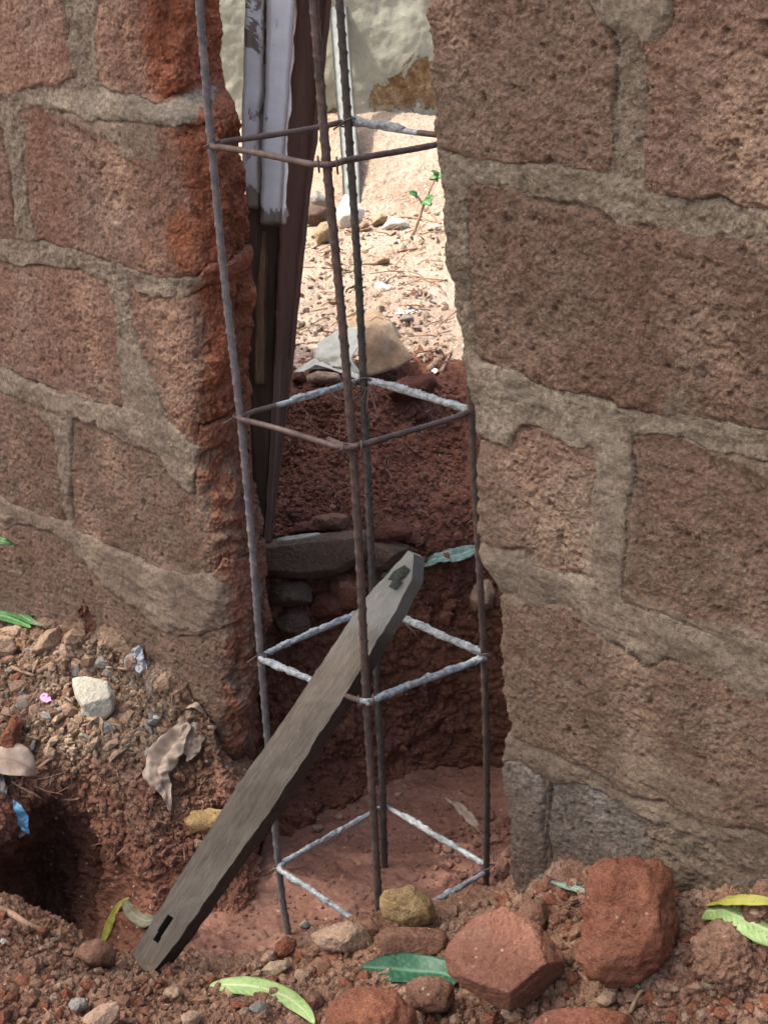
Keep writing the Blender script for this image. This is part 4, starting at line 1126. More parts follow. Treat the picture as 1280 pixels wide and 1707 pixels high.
outline_stone('tan_stone', [(512, 1560), (545, 1545), (580, 1532), (606, 1540), (622, 1568), (620, 1592), (585, 1590), (530, 1584)], .10, MAT['rk_tan2'],
    'pale tan wedge shaped stone left of the flat brown stone', 'stone', 11, rough=.045, bias=0)
outline_stone('red_clod', [(458, 1574), (478, 1558), (494, 1566), (496, 1584), (480, 1598), (456, 1598)], .07, MAT['rk_red'], 'small orange red clod at the foot of the left rebar', 'stone', 13, rough=.07)
outline_stone('pale_stone', [(430, 1622), (450, 1602), (482, 1600), (488, 1612), (466, 1628), (436, 1630)], .06, MAT['rk_tan'], 'pale flat stone just below the small orange red clod', 'stone', 15)
outline_stone('tan_pebble', [(432, 1600), (446, 1584), (458, 1584), (462, 1600), (444, 1608)], .05, MAT['rk_tan2'], 'tan pebble left of the small orange red clod', 'stone', 16)
outline_stone('red_lump', [(545, 1680), (570, 1655), (620, 1644), (665, 1650), (690, 1680), (700, 1730), (660, 1780), (560, 1780), (535, 1730)], .22, MAT['rk_red'], 'rounded red earth lump at the bottom edge below the dark green leaf', 'stone', 17, rough=.06, bias=-.03)
outline_stone('red_clod', [(672, 1642), (700, 1626), (735, 1628), (758, 1640), (762, 1665), (745, 1688), (705, 1692), (680, 1675)], .12, MAT['rk_brown'], 'fist sized brown red clod between the dark green leaf and the flat slab', 'stone', 19, rough=.06, bias=-.08)
outline_stone('laterite_lump', [(885, 1700), (920, 1682), (1000, 1678), (1048, 1690), (1075, 1730), (1040, 1790), (900, 1790)], .2, MAT['rk_red'], 'flat topped red lump cut by the bottom edge below the boxy lump', 'stone', 21, rough=.05, bias=-.02)
outline_stone('brown_stone', [(132, 1700), (165, 1676), (204, 1664), (202, 1700), (170, 1725)], .09, MAT['rk_tan2'], 'brown angular stone at the bottom left edge with dark cleft beside it', 'stone', 23)
outline_stone('tan_stone', [(868, 1560), (880, 1544), (890, 1552), (888, 1572), (872, 1576)], .05, MAT['rk_tan'], 'small tan stone wedged behind the top of the flat slab', 'stone', 24)
outline_stone('soil_clod', [(862, 1520), (880, 1495), (905, 1498), (918, 1525), (912, 1560), (880, 1560)], .10, MAT['rk_brown'], 'brown earth clod between flat slab and the boxy red lump', 'stone', 25, rough=.07)
outline_stone('grey_stone', [(990, 1670), (1010, 1645), (1032, 1636), (1030, 1668), (1008, 1682)], .07, MAT['rk_tan2'], 'pinkish grey stone below the boxy red lump', 'stone', 27)
outline_stone('earth_lump', [(1150, 1560), (1185, 1535), (1225, 1532), (1262, 1560), (1275, 1600), (1250, 1650), (1190, 1660), (1155, 1620)], .18, MAT['fore'], 'crumbly red earth mound below the speckled leaf at right', 'earth', 29, rough=.13, bias=.06, sharp=14, sub=6)
for i, (cx, cy, r, m, lb) in enumerate([
    (1122, 1645, 13, 'rk_tan2', 'pale pebble on red earth, leftmost of three right of the boxy lump'),
    (1160, 1645, 12, 'rk_tan2', 'pale pebble on red earth, middle one of three right of the boxy lump'),
    (1182, 1640, 14, 'rk_tan', 'pale pinkish pebble on red earth, rightmost of three in a row'),
    (1128, 1586, 10, 'rk_tan2', 'small pale chip right beside the boxy lump foot'),
    (1098, 1682, 12, 'rk_brown', 'round pebble near the bottom edge under the thin root'),
    (288, 1657, 16, 'rk_tan2', 'pinkish grey pebble on the foreground earth left of the lime leaf'),
    (240, 1632, 12, 'rk_brown', 'reddish pebble just under the slotted lower plank end'),
    (130, 1675, 17, 'rk_grey', 'grey flat pebble in the lower left foreground'),
    (432, 1680, 16, 'rk_grey', 'grey round pebble partly under the lime leaf'),
    (388, 1655, 14, 'rk_tan', 'sandy pebble beside the lime leaf base'),
    (320, 1700, 18, 'rk_tan2', 'sandy stone at the bottom edge left of the lime leaf'),
    (505, 1628, 15, 'rk_tan2', 'sandy chip between the pale stone and the dark green leaf'),
    (1205, 1690, 16, 'rk_red', 'red clod at the bottom edge near the right corner'),
    (62, 1640, 13, 'rk_brown', 'brown pebble near the left edge of the foreground earth'),
    (508, 1542, 9, 'rk_grey', 'white grey chip on the pit floor behind the pale tan wedge stone'),
    (165, 1590, 34, 'rk_brown', 'brown earth lump at the lip of the dark hollow, left of the plank end'),
    (530, 1381, 10, 'rk_tan2', 'tan pebble on the pit floor behind the lowest stirrup'),
    (566, 1362, 8, 'rk_tan', 'pale pebble on the pit floor near the back bar'),
    (664, 1325, 7, 'rk_tan', 'tiny pale pebble on the pit floor right of the back bar'),
    ]):
    a = np.arange(8) / 8 * 6.283; rs = np.random.default_rng(i + 50)
    rr = r * rs.uniform(.78, 1.1, 8)
    outline_stone('pebble', np.stack([cx + np.cos(a) * rr * 1.12, cy + np.sin(a) * rr * .85], 1), r * .0032, MAT[m], lb, 'stone', 60 + i, sub=4, rough=.07)

# ---- bank stones, left
outline_stone('brown_stone', [(-30, 1068), (0, 1058), (22, 1062), (30, 1082), (20, 1096), (-30, 1098)], .08, MAT['rk_tan2'], 'brown block shaped stone at the left edge under the green leaves', 'stone', 31)
outline_stone('slab_stone', [(-20, 1052), (30, 1040), (68, 1044), (72, 1056), (40, 1066), (0, 1066)], .09, MAT['rk_tan2'], 'thin tan slab stone under the green leaves at the left wall foot', 'stone', 32, bias=.05)
outline_stone('tan_stone', [(52, 1084), (76, 1052), (100, 1044), (108, 1066), (96, 1080), (66, 1090)], .09, MAT['rk_tan2'], 'wedge shaped tan stone right of the thin slab stone', 'stone', 33)
outline_stone('tan_stone', [(106, 1060), (120, 1046), (146, 1056), (150, 1066), (130, 1078), (108, 1076)], .07, MAT['rk_tan2'], 'flat tan stone highest on the debris bank against the left wall', 'stone', 34)
outline_stone('pale_grey_stone', [(150, 1100), (175, 1086), (208, 1090), (212, 1106), (180, 1116), (152, 1114)], .06, MAT['rk_grey'], 'pale grey stone left of the crumpled foil', 'stone', 35)
outline_stone('cement_chunk', [(118, 1130), (145, 1126), (180, 1134), (194, 1160), (192, 1185), (170, 1206), (152, 1204), (136, 1180), (122, 1155)], .07, MAT['rk_pale'], 'broad pale cement flake on top of the debris bank', 'stone', 36, caps=((0, .45, .9, .40), (.2, -.3, .9, .46)), rough=.03, bias=-.02)
outline_stone('grey_stone', [(238, 1128), (244, 1110), (256, 1106), (262, 1122), (256, 1136), (244, 1138)], .05, MAT['rk_tan2'], 'upright grey brown stone right of the crumpled foil', 'stone', 37)
outline_stone('brown_stone', [(258, 1140), (270, 1120), (288, 1118), (300, 1140), (290, 1152), (262, 1152)], .06, MAT['rk_tan2'], 'brown stone leaning on the left wall above the dry leaf', 'stone', 38)
outline_stone('brown_clod', [(298, 1176), (306, 1158), (318, 1160), (322, 1178), (308, 1186)], .05, MAT['rk_brown'], 'rounded brown clod by the wall above the curled tan leaf', 'stone', 39)
outline_stone('pinkish_chip', [(80, 1196), (92, 1178), (102, 1184), (104, 1196)], .03, MAT['rk_tan2'], 'pinkish stone chip below the pink scrap', 'stone', 40)
outline_stone('tan_chip', [(74, 1254), (84, 1246), (98, 1250), (96, 1262), (82, 1264)], .03, MAT['rk_tan2'], 'flat tan chip in the middle of the bank face', 'stone', 41)
outline_stone('yellow_stone', [(305, 1368), (320, 1352), (350, 1346), (375, 1352), (382, 1375), (360, 1394), (320, 1392)], .12, MAT['rk_ochre'], 'yellowish brown stone embedded below the left wall beside the plank', 'stone', 42, rough=.06)
outline_stone('red_clod', [(0, 1230), (22, 1190), (40, 1200), (34, 1250), (10, 1262)], .10, MAT['rk_red'], 'orange red clod at the left edge of the bank above the blue wrapper', 'stone', 43, rough=.08)
for i, (cx, cy, r, m, lb) in enumerate([
    (30, 1130, 12, 'rk_red', 'orange clod beside the twig at the left edge'), (190, 1124, 8, 'rk_tan', 'sandy chip just above the broad cement flake'),
    (212, 1135, 9, 'rk_tan2', 'sandy pebble right of the broad cement flake top'), (236, 1156, 7, 'rk_tan', 'pale pebble halfway between cement flake and brown leaning stone'),
    (208, 1182, 13, 'rk_brown', 'brown flat chip touching the lower right of the cement flake'), (42, 1168, 15, 'rk_tan2', 'rounded pinkish stone left of the pink scrap'),
    (14, 1100, 12, 'rk_brown', 'brown pebble under the brown block shaped stone'), (262, 1196, 8, 'rk_white', 'white chip above the dry leaf'),
    (352, 1212, 8, 'rk_tan2', 'tan chip close to the left wall foot right of the dry leaf'), (116, 1235, 8, 'rk_tan', 'tiny pale pebble below the cement flake'),
    (328, 1408, 11, 'rk_tan2', 'pinkish pebble below the yellowish embedded stone'), (6, 1570, 7, 'rk_white', 'white pebble at the left edge below the twig'),
    ]):
    a = np.arange(8) / 8 * 6.283; rs = np.random.default_rng(i + 90)
    rr = r * rs.uniform(.75, 1.1, 8)
    outline_stone('pebble', np.stack([cx + np.cos(a) * rr * 1.12, cy + np.sin(a) * rr * .85], 1), r * .0036, MAT[m], lb, 'stone', 90 + i, sub=4, rough=.07)

# ---- stones lining the pit behind the cage
outline_stone('grey_slab', [(380, 915), (440, 902), (500, 896), (560, 884), (606, 876), (622, 900), (618, 930), (560, 960), (520, 964), (450, 962), (390, 958)], .22, MAT['rk_dark'],
    'long dark slab with a pale grey upper edge across the back of the pit', 'stone', 101, caps=((-.05, .93, .35, .40), (0, -.05, 1, .22), (.05, -.8, .6, .36)), rough=.025, bias=-.12, sub=6)
outline_stone('slab_topping', [(400, 908), (445, 898), (500, 893), (560, 884), (590, 884), (560, 892), (500, 900), (446, 912), (400, 920)], .10, MAT['rk_pale'],
    'pale cement strip along the upper edge of the dark slab', 'stone', 102, rough=.03, bias=-.50)
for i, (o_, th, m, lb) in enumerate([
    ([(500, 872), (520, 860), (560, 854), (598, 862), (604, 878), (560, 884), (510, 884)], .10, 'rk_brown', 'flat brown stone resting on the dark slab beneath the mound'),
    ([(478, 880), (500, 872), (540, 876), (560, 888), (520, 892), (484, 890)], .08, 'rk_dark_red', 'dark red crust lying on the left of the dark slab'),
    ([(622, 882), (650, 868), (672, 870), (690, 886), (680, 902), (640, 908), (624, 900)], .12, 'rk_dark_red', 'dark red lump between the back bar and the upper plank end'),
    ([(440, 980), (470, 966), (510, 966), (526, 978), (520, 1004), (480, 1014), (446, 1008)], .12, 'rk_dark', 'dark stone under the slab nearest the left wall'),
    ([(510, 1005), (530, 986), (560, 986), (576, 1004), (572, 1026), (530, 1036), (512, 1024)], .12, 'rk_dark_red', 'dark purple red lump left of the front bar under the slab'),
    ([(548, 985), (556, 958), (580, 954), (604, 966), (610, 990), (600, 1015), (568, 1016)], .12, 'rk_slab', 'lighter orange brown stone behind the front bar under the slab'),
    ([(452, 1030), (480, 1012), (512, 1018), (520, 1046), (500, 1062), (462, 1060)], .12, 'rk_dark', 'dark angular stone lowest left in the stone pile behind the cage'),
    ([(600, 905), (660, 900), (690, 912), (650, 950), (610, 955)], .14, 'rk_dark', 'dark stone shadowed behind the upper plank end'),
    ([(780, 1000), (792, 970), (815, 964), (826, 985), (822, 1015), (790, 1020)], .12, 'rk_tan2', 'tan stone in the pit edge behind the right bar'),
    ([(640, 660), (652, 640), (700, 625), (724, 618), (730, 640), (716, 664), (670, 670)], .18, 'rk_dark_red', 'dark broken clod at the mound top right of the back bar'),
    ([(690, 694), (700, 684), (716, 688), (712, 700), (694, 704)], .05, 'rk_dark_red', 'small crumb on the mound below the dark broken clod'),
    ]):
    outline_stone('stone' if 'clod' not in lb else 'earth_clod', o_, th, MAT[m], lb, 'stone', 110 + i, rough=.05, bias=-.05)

# ---- yard stones
outline_stone('white_stone', [(560, 350), (576, 322), (590, 335), (608, 350), (604, 370), (588, 384), (566, 382)], .16, MAT['rk_white'], 'white angular rock by the foot of the pale batten in the yard', 'stone', 131, rough=.04, sub=4)
outline_stone('dark_stone', [(504, 350), (520, 340), (548, 346), (552, 370), (530, 380), (506, 372)], .2, MAT['rk_dark'], 'dark stone left of the white rock in the yard', 'stone', 132, sub=4)
outline_stone('grey_stone', [(506, 330), (528, 318), (552, 334), (556, 348), (520, 350)], .16, MAT['rk_grey'], 'grey stone above the dark stone at the bank foot', 'stone', 133, sub=4)
outline_stone('pale_stone', [(520, 390), (534, 370), (552, 366), (560, 384), (550, 404), (528, 408)], .16, MAT['rk_tan'], 'pale cream stone in front of the white rock', 'stone', 134, sub=4)
outline_stone('tan_stone', [(596, 378), (604, 366), (616, 372), (614, 386), (600, 388)], .10, MAT['rk_tan2'], 'small tan stone touching the right of the white rock', 'stone', 135, sub=4)
outline_stone('tan_stone', [(618, 372), (632, 354), (648, 360), (640, 374), (622, 378)], .12, MAT['rk_tan'], 'tan stone second to the right of the white rock', 'stone', 136, sub=4)
outline_stone('pale_stone', [(634, 382), (650, 362), (676, 366), (688, 378), (668, 384)], .12, MAT['rk_white'], 'flat white stone left of the green seedling', 'stone', 137, sub=4)
outline_stone('brown_stone', [(623, 436), (636, 426), (650, 430), (650, 438), (630, 442)], .08, MAT['rk_tan2'], 'low brown stone alone in the middle of the sunny ground', 'stone', 138, sub=4)
outline_stone('grey_stone', [(664, 534), (670, 524), (688, 526), (692, 536), (676, 542)], .08, MAT['rk_grey'], 'grey stone on the sunny ground right of the sack', 'stone', 139, sub=4)
outline_stone('tan_stone', [(486, 636), (492, 622), (506, 618), (512, 634), (504, 642)], .08, MAT['rk_dark_red'], 'small dark red stone at the sack left corner', 'stone', 140, sub=4)
outline_stone('tan_stone', [(505, 628), (530, 618), (566, 622), (574, 638), (540, 644), (508, 642)], .10, MAT['rk_tan2'], 'flat tan stone under the front of the sack', 'stone', 141, sub=4)

# ================================================================== LEAVES
def leaf(name, pxs, width, mat, label, cat='leaf', lift=.03, curl=.25, fold=.25, group=None, widths=None, wave=.0, twist=0.0, world_pts=None, side=None, seed=0, notch=0, parent=None):
    """pxs: picture points from base to tip along the midrib, laid on whatever is under them"""
    rs = np.random.default_rng(seed)
    P = []
    if world_pts is None:
        for i, q_ in enumerate(pxs):
            h, n_ = cast(q_[0], q_[1]); lf = q_[2] if len(q_) > 2 else lift
            P.append(PD(q_[0], q_[1], dep(h) - lf))
    else: P = world_pts
    n = 44; C_ = crom(np.array(P), np.linspace(0, len(P) - 1, n))
    T = np.gradient(C_, axis=0); T /= np.linalg.norm(T, axis=1)[:, None]
    up = np.array([0, 0, 1.]) * .75 - CD * .55
    if side is not None: up = np.asarray(side, float)
    S_ = np.cross(T, up); S_ /= np.linalg.norm(S_, axis=1)[:, None]; N_ = np.cross(S_, T)
    t = np.linspace(0, 1, n)
    prof = np.interp(t, np.linspace(0, 1, len(widths)), widths) if widths is not None else np.sin(np.pi * np.clip(t, 0, 1) ** .8) ** .75
    m = 13; sx = np.linspace(-1, 1, m)
    W_ = width / 2 * prof
    tw = twist * (t - .5)
    V = []
    for k, s1 in enumerate(sx):
        edge = 1 + .012 * np.sin(t * 55 + s1) * abs(s1) + notch * .2 * fbm(np.stack([t * 6, t * 0 + s1, t * 0 + seed], 1), 1, 4, seed) * abs(s1)
        x_ = s1 * W_ * edge
        z_ = fold * np.abs(x_) - curl * x_ ** 2 / max(width, .01) + wave * np.sin(t * 9 + s1 * 2 + seed) * W_ * abs(s1)
        ca, sa = np.cos(tw), np.sin(tw)
        V.append(C_ + S_ * (x_ * ca - z_ * sa)[:, None] + N_ * (x_ * sa + z_ * ca)[:, None])
    V = np.stack(V, 1); vein = np.tile(np.exp(-(sx / .09) ** 2), (n, 1))
    ph = (t[:, None] * 16 - np.abs(sx)[None] * 1.6) % 1
    vein = np.maximum(vein, .45 * np.exp(-((ph - .5) / .12) ** 2) * (np.abs(sx)[None] < .92))
    Vf = V.reshape(-1, 3); vf = vein.ravel()
    Vf = Vf + N_.repeat(m, 0) * (fbm(Vf, 14, 3, seed) * .006 * (1 + 3 * notch))[:, None]
    V2, Fa, Fb, Wl = shell(Vf, gridF(n, m), -N_.repeat(m, 0) * .003)
    o = mesh_obj(name, V2, np.vstack([Fa, Fb, Wl]), mat, parent, attrs=dict(vein=np.r_[vf, vf]))
    if label: tag(o, label, cat, group)
    return o
leaf('lime_leaf', [(350, 1643, .02), (385, 1641, .06), (430, 1645, .10), (475, 1660, .12), (508, 1685, .09), (524, 1706, .03)], .125, MAT['lf_lime'], 'lime green leaf with black specks at the bottom, left of the red lump', curl=.5, fold=.15)
leaf('mango_leaf', [(604, 1612, .06), (640, 1614, .10), (690, 1618, .11), (735, 1622, .10), (765, 1634, .06)], .185, MAT['lf_dark'], 'glossy dark green mango leaf under the flat brown stone', curl=.1, fold=.30, widths=[.15, .8, 1, .95, .85, .5], wave=.12)
leaf('speckled_leaf', [(1172, 1520, .03), (1200, 1516, .07), (1235, 1528, .08), (1275, 1548, .05), (1320, 1560, .02)], .150, MAT['lf_lime'], 'speckled yellow green leaf at the right edge by the wall foot', curl=.3, fold=-.2, widths=[.5, .8, .9, 1, .8])
leaf('olive_leaf', [(1178, 1508, .06), (1210, 1500, .10), (1260, 1500, .08), (1310, 1508, .05)], .070, MAT['lf_yellow'], 'dull olive leaf edge curling up behind the speckled leaf', curl=.3, fold=.1)
leaf('thin_leaf', [(898, 1458, .03), (925, 1472, .03), (955, 1480, .03), (984, 1490, .02)], .045, MAT['lf_teal'], 'narrow grey green leaf on the earth left of the boxy lump', widths=[.1, .35, .5, 1, .8, .2])
leaf('small_green_leaf', [(1042, 1643, .03), (1055, 1640, .05), (1066, 1648, .04)], .030, MAT['lf_green'], 'tiny green leaf sprouting near the thin root at right')
leaf('dry_leaf', [(742, 1330, .02), (765, 1345, .05), (785, 1365, .06), (803, 1390, .02)], .085, MAT['lf_brown'], 'dry brown curled leaf on the pit floor left of the right bar', curl=1.2, fold=.5, widths=[.05, .5, .9, 1, .6, .1], notch=.8)
leaf('yellow_leaf', [(172, 1572, .0), (184, 1540, .06), (198, 1512, .08), (216, 1496, .05)], .070, MAT['lf_yellow'], 'yellow green leaf standing on the pit edge left of the plank foot', fold=.3)
leaf('olive_leaf', [(208, 1502, .05), (222, 1522, .08), (238, 1534, .08), (256, 1532, .03)], .120, MAT['lf_olive'], 'dull grey green curled leaf touching the slotted plank foot', fold=.3, curl=.8, notch=.6, widths=[.3, .9, .8, .9, .4])
# dry leaf hanging on the bank
leaf('dry_leaf', [(316, 1206, .04), (296, 1230, .08), (272, 1262, .10), (262, 1288, .10), (276, 1318, .07), (284, 1352, .02)], .215, MAT['lf_brown'], 'large crumpled pale dry leaf hanging down the debris bank', widths=[.35, .75, .95, 1, .75, .35, .06], curl=1.3, fold=.55, notch=1.8, wave=.45, seed=3)
leaf('dry_leaf', [(318, 1205, .03), (322, 1235, .05), (312, 1265, .03)], .16, MAT['lf_brown'], 'ragged dry leaf piece behind the large hanging dry leaf', widths=[.6, 1, .9, .5], notch=2, wave=.3, seed=8)
leaf('dry_leaf', [(310, 1180, .02), (325, 1174, .06), (340, 1188, .03)], .055, MAT['lf_brown'], 'small curled tan leaf at the left wall foot above the hanging dry leaf', curl=1, seed=9)
leaf('dry_leaf', [(384, 1240, .03), (388, 1250, .04), (393, 1262, .02)], .022, MAT['lf_brown'], 'tiny dry leaf stuck to the red jamb by the plank', seed=10)
leaf('dry_leaf', [(-30, 1290, .06), (5, 1265, .10), (40, 1275, .08), (60, 1290, .02)], .26, MAT['lf_brown'], 'broad brown dead leaf at the left edge above the blue wrapper', seed=11, wave=.2)
# green leaves at the left edge
leaf('green_leaf', [(-60, 1010, .20), (-10, 1005, .26), (25, 1020, .22), (62, 1042, .10)], .135, MAT['lf_green'], 'bright green leaf with pointed tip, largest of the cluster at left edge', seed=12)
leaf('green_leaf', [(-50, 1030, .14), (0, 1026, .18), (30, 1035, .15), (52, 1046, .08)], .11, MAT['lf_green'], 'green leaf tucked under the largest green leaf at left edge', seed=13)
leaf('green_leaf', None, .085, MAT['lf_green'], world_pts=[onY(-60, 905, .05), onY(-20, 901, -.02), onY(5, 902, .02), onY(25, 908, .1)], label='single green leaf tip sticking in at the left edge, highest of all', seed=14)
leaf('green_leaf', [(46, 1028, .05), (64, 1040, .08), (88, 1040, .03)], .04, MAT['lf_olive'], 'slim dull leaf at the end of the green leaf cluster', seed=15)
leaf('teal_leaf', [(700, 944, .03), (725, 932, .07), (760, 926, .08), (795, 914, .05)], .125, MAT['lf_teal'], 'pale teal torn leaf strip lying right of the upper plank end', widths=[.4, .75, .8, 1, .95, .7], notch=.8, fold=.25)
leaf('teal_leaf', [(634, 962, .03), (660, 952, .06), (688, 946, .05)], .07, MAT['lf_teal'], 'dim green leaf piece behind the left side of the upper plank end', notch=.6, seed=4)

# seedling
base = cast(690, 392)[0]; dS = dep(base)
sd_ = thing('seedling', base, 'small green seedling with four leaves on the sunny ground by the right wall', 'seedling')
def stick(name, pts, r0, r1, mat, parent=None, label=None, cat=None, group=None, kind=None, seg=7):
    C_ = resample(pts, .03); V, F, T = tube(C_, np.linspace(r0, r1, len(C_)) * (1 + .15 * fbm(C_, 9, 2, r0 * 99)), seg)
    o = mesh_obj(name, V, F, mat, parent, tris=T)
    if label: tag(o, label, cat, group)
    if kind: o['kind'] = kind
    return o
sp = [PD(688, 392, dS), PD(697, 368, dS - .05), PD(706, 342, dS - .08), PD(716, 318, dS - .05), PD(726, 296, dS)]
stick('stem', sp, .022, .010, MAT['twig'], sd_)
stick('stem', [sp[2], PD(700, 334, dS - .1), PD(697, 326, dS - .15)], .012, .007, MAT['twig'], sd_)
for i, (a, b_, w_) in enumerate([((712, 342), (722, 328), .13), ((704, 336), (716, 342), .14), ((697, 328), (682, 324), .11), ((724, 300), (722, 288), .14), ((726, 300), (740, 294), .13)]):
    p0, p1 = PD(*a, dS - .08), PD(*b_, dS - .2)
    leaf('leaf', None, w_, MAT['lf_green'], None, world_pts=[p0, (p0 + p1) / 2 + np.array((0, 0, .02)), p1], parent=sd_, seed=i, side=-CD + np.array((0, 0, .5)))

# ================================================================== LITTER AND SCRAPS
def crumple(name, out, depth_lift, mat, label, cat, seed=0, amp=.05, step=3.0, depth=None, thick=.004, parent=None, fine=1.0, freq=5.0):
    """sheet of foil / plastic with folded facets, cut to an outline"""
    out = np.array(out, float); lo, hi = out.min(0), out.max(0)
    gx_ = np.arange(lo[0], hi[0] + step, step); gy_ = np.arange(lo[1], hi[1] + step, step)
    GX, GY = np.meshgrid(gx_, gy_); pp = np.stack([GX.ravel(), GY.ravel()], 1)
    sd1 = poly_sd(pp, out); c = (lo + hi) / 2
    if depth is None:
        base_d = np.array([dep(cast(x_, y_)[0]) for x_, y_ in out]); 
        A = np.c_[out, np.ones(len(out))]; co, *_ = np.linalg.lstsq(A, base_d, rcond=None)
        dd = np.c_[pp, np.ones(len(pp))] @ co
    else: dd = np.full(len(pp), depth)
    P = CU + (CD + CR * ((pp[:, 0] - 640) / FPX)[:, None] + CUP * ((853.5 - pp[:, 1]) / FPX)[:, None]) * (dd - depth_lift)[:, None]
    f1 = np.abs(noise(P * freq + seed)) * 2 + np.abs(noise(P * freq * 2.2 + seed + 9)) * fine + .4 * np.abs(noise(P * freq * 5 + seed + 19)) * fine
    P = P - CD * (amp * (f1 - .5) + .15 * amp * sm(0, 20, sd1))[:, None]
    F = gridF(len(gy_), len(gx_)); F = F[(sd1[F] > -.2).all(1)]
    V, F, (fx_,) = compact(P, F, (sd1,))
    V2, Fa, Fb, Wl = shell(V, F, np.tile(CD * thick, (len(V), 1)))
    o = mesh_obj(name, V2, np.vstack([Fa, Fb, Wl]), mat, parent, attrs=dict(vein=np.zeros(len(V2))), smooth=False)
    if label: tag(o, label, cat)
    return o
crumple('foil_wrapper', [(206, 1098), (222, 1080), (236, 1073), (244, 1095), (248, 1112), (240, 1126), (228, 1118), (222, 1108), (208, 1108)], .05, MAT['pl_grey'], 'crumpled silvery grey foil on the debris bank against the wall', 'wrapper', 2, .06, 1.5, freq=9)
crumple('blue_wrapper', [(24, 1330), (40, 1342), (48, 1360), (50, 1392), (36, 1384), (24, 1366)], .10, MAT['pl_blue'], 'bright blue wrapper scrap near the left edge above the hollow', 'wrapper', 3, .03, 1.6, depth=dep(cast(14, 1318)[0]) - .02)
crumple('plastic_bag', [(-30, 1290), (4, 1288), (14, 1310), (20, 1345), (36, 1370), (50, 1388), (34, 1396), (10, 1390), (-30, 1385)], .07, MAT['pl_dirty'], 'dirty crumpled clear plastic bag at the left edge beside the blue wrapper', 'bag', 4, .09, 2.0, depth=dep(cast(10, 1312)[0]) + .02)
crumple('pink_scrap', [(66, 1160), (74, 1154), (84, 1158), (87, 1168), (78, 1172), (68, 1168)], .03, MAT['pl_pink'], 'small bright pink scrap on the debris bank', 'scrap', 5, .01, 1.2)
crumple('paper_scrap', [(658, 524), (663, 512), (670, 517), (700, 516), (700, 522)], .05, MAT['scrap_white'], 'long white scrap on the sunny ground right of the sack', 'scrap', 6, .02, 1.5)
crumple('paper_scrap', [(622, 476), (632, 466), (644, 474), (652, 480), (640, 484), (626, 482)], .05, MAT['scrap_white'], 'white crumpled scrap in the middle of the sunny ground', 'scrap', 7, .03, 1.5)
crumple('paper_scrap', [(716, 618), (724, 612), (732, 618), (726, 624)], .05, MAT['scrap_white'], 'small round white scrap beside the right wall above the mound', 'scrap', 8, .02, 1.5)

# sack: stiff white plastic side, brown paper side, standing on the mound top
sk = thing('cement_sack', cast(600, 630)[0], 'crumpled torn sack, white plastic left and brown paper right, on the mound top', 'sack')
dB = dep(cast(600, 632)[0]) - .02
def facets(name, pts, tri, mat, seed=0, sub=10, amp=.03, thick=.012):
    """stiff folded sheet from a few creased panels, finely crumpled"""
    W3 = np.array([PD(x_, y_, dB + d_) for x_, y_, d_ in pts]); Vs, Fs = [], []; n0 = 0
    for t3 in tri:
        a, b_, c_ = W3[list(t3)]
        idx = {}; 
        for i in range(sub + 1):
            for j in range(sub + 1 - i):
                idx[i, j] = n0 + len(idx); Vs.append(a + (b_ - a) * i / sub + (c_ - a) * j / sub)
        for i in range(sub):
            for j in range(sub - i):
                Fs.append((idx[i, j], idx[i + 1, j], idx[i, j + 1]))
                if i + j < sub - 1: Fs.append((idx[i + 1, j], idx[i + 1, j + 1], idx[i, j + 1]))
        n0 += len(idx)
    V = np.array(Vs); key = np.round(V, 4); _, first, inv = np.unique(key, axis=0, return_index=True, return_inverse=True)
    inv = inv.ravel(); F = inv[np.array(Fs)]; V = V[first]
    V = V + CD * ((np.abs(fbm(V, 3.2, 4, seed)) - .3) * amp)[:, None] + CUP * (fbm(V, 3, 3, seed + 5) * amp * .5)[:, None]
    V2, Fa, Fb, Wl = shell(V, F, np.tile(CD * thick, (len(V), 1)))
    return mesh_obj(name, V2, Wl, mat, sk, tris=np.vstack([Fa, Fb]), smooth=True, attrs=dict(vein=np.zeros(len(V2))))
facets('paper_side', [(600, 545, .35), (628, 528, .42), (650, 535, .30), (666, 566, .12), (690, 600, -.02), (655, 618, -.08), (606, 628, -.10), (603, 580, .0), (628, 560, -.02), (655, 568, .05)],
       [(0, 1, 8), (1, 2, 8), (2, 9, 8), (2, 3, 9), (3, 4, 9), (4, 5, 9), (5, 8, 9), (5, 6, 8), (6, 7, 8), (7, 0, 8)], MAT['pl_tan'], 2)
facets('paper_flap', [(596, 522, .7), (630, 516, .75), (660, 545, .42), (668, 568, .14), (650, 535, .30), (628, 528, .42), (600, 545, .36), (560, 560, .5)],
       [(0, 1, 5), (1, 2, 4), (1, 4, 5), (2, 3, 4), (0, 5, 6), (0, 6, 7)], MAT['pl_tan'], 4)
facets('plastic_side', [(530, 572, .35), (560, 552, .42), (598, 545, .38), (600, 575, .02), (585, 598, -.06), (606, 628, -.10), (560, 612, -.02), (525, 596, .12), (508, 618, .10), (538, 588, .10)],
       [(0, 1, 9), (1, 2, 3), (1, 3, 9), (3, 4, 9), (4, 5, 6), (4, 6, 9), (6, 7, 9), (7, 0, 9), (7, 8, 6)], MAT['pl_white'], 6)
facets('plastic_flap', [(488, 622, .25), (525, 596, .14), (560, 606, .02), (600, 624, -.12), (598, 632, -.14), (556, 617, -.04), (526, 608, .04), (505, 622, .1)],
       [(0, 1, 7), (1, 6, 7), (1, 2, 6), (2, 5, 6), (2, 3, 5), (3, 4, 5)], MAT['pl_white'], 8, amp=.015)
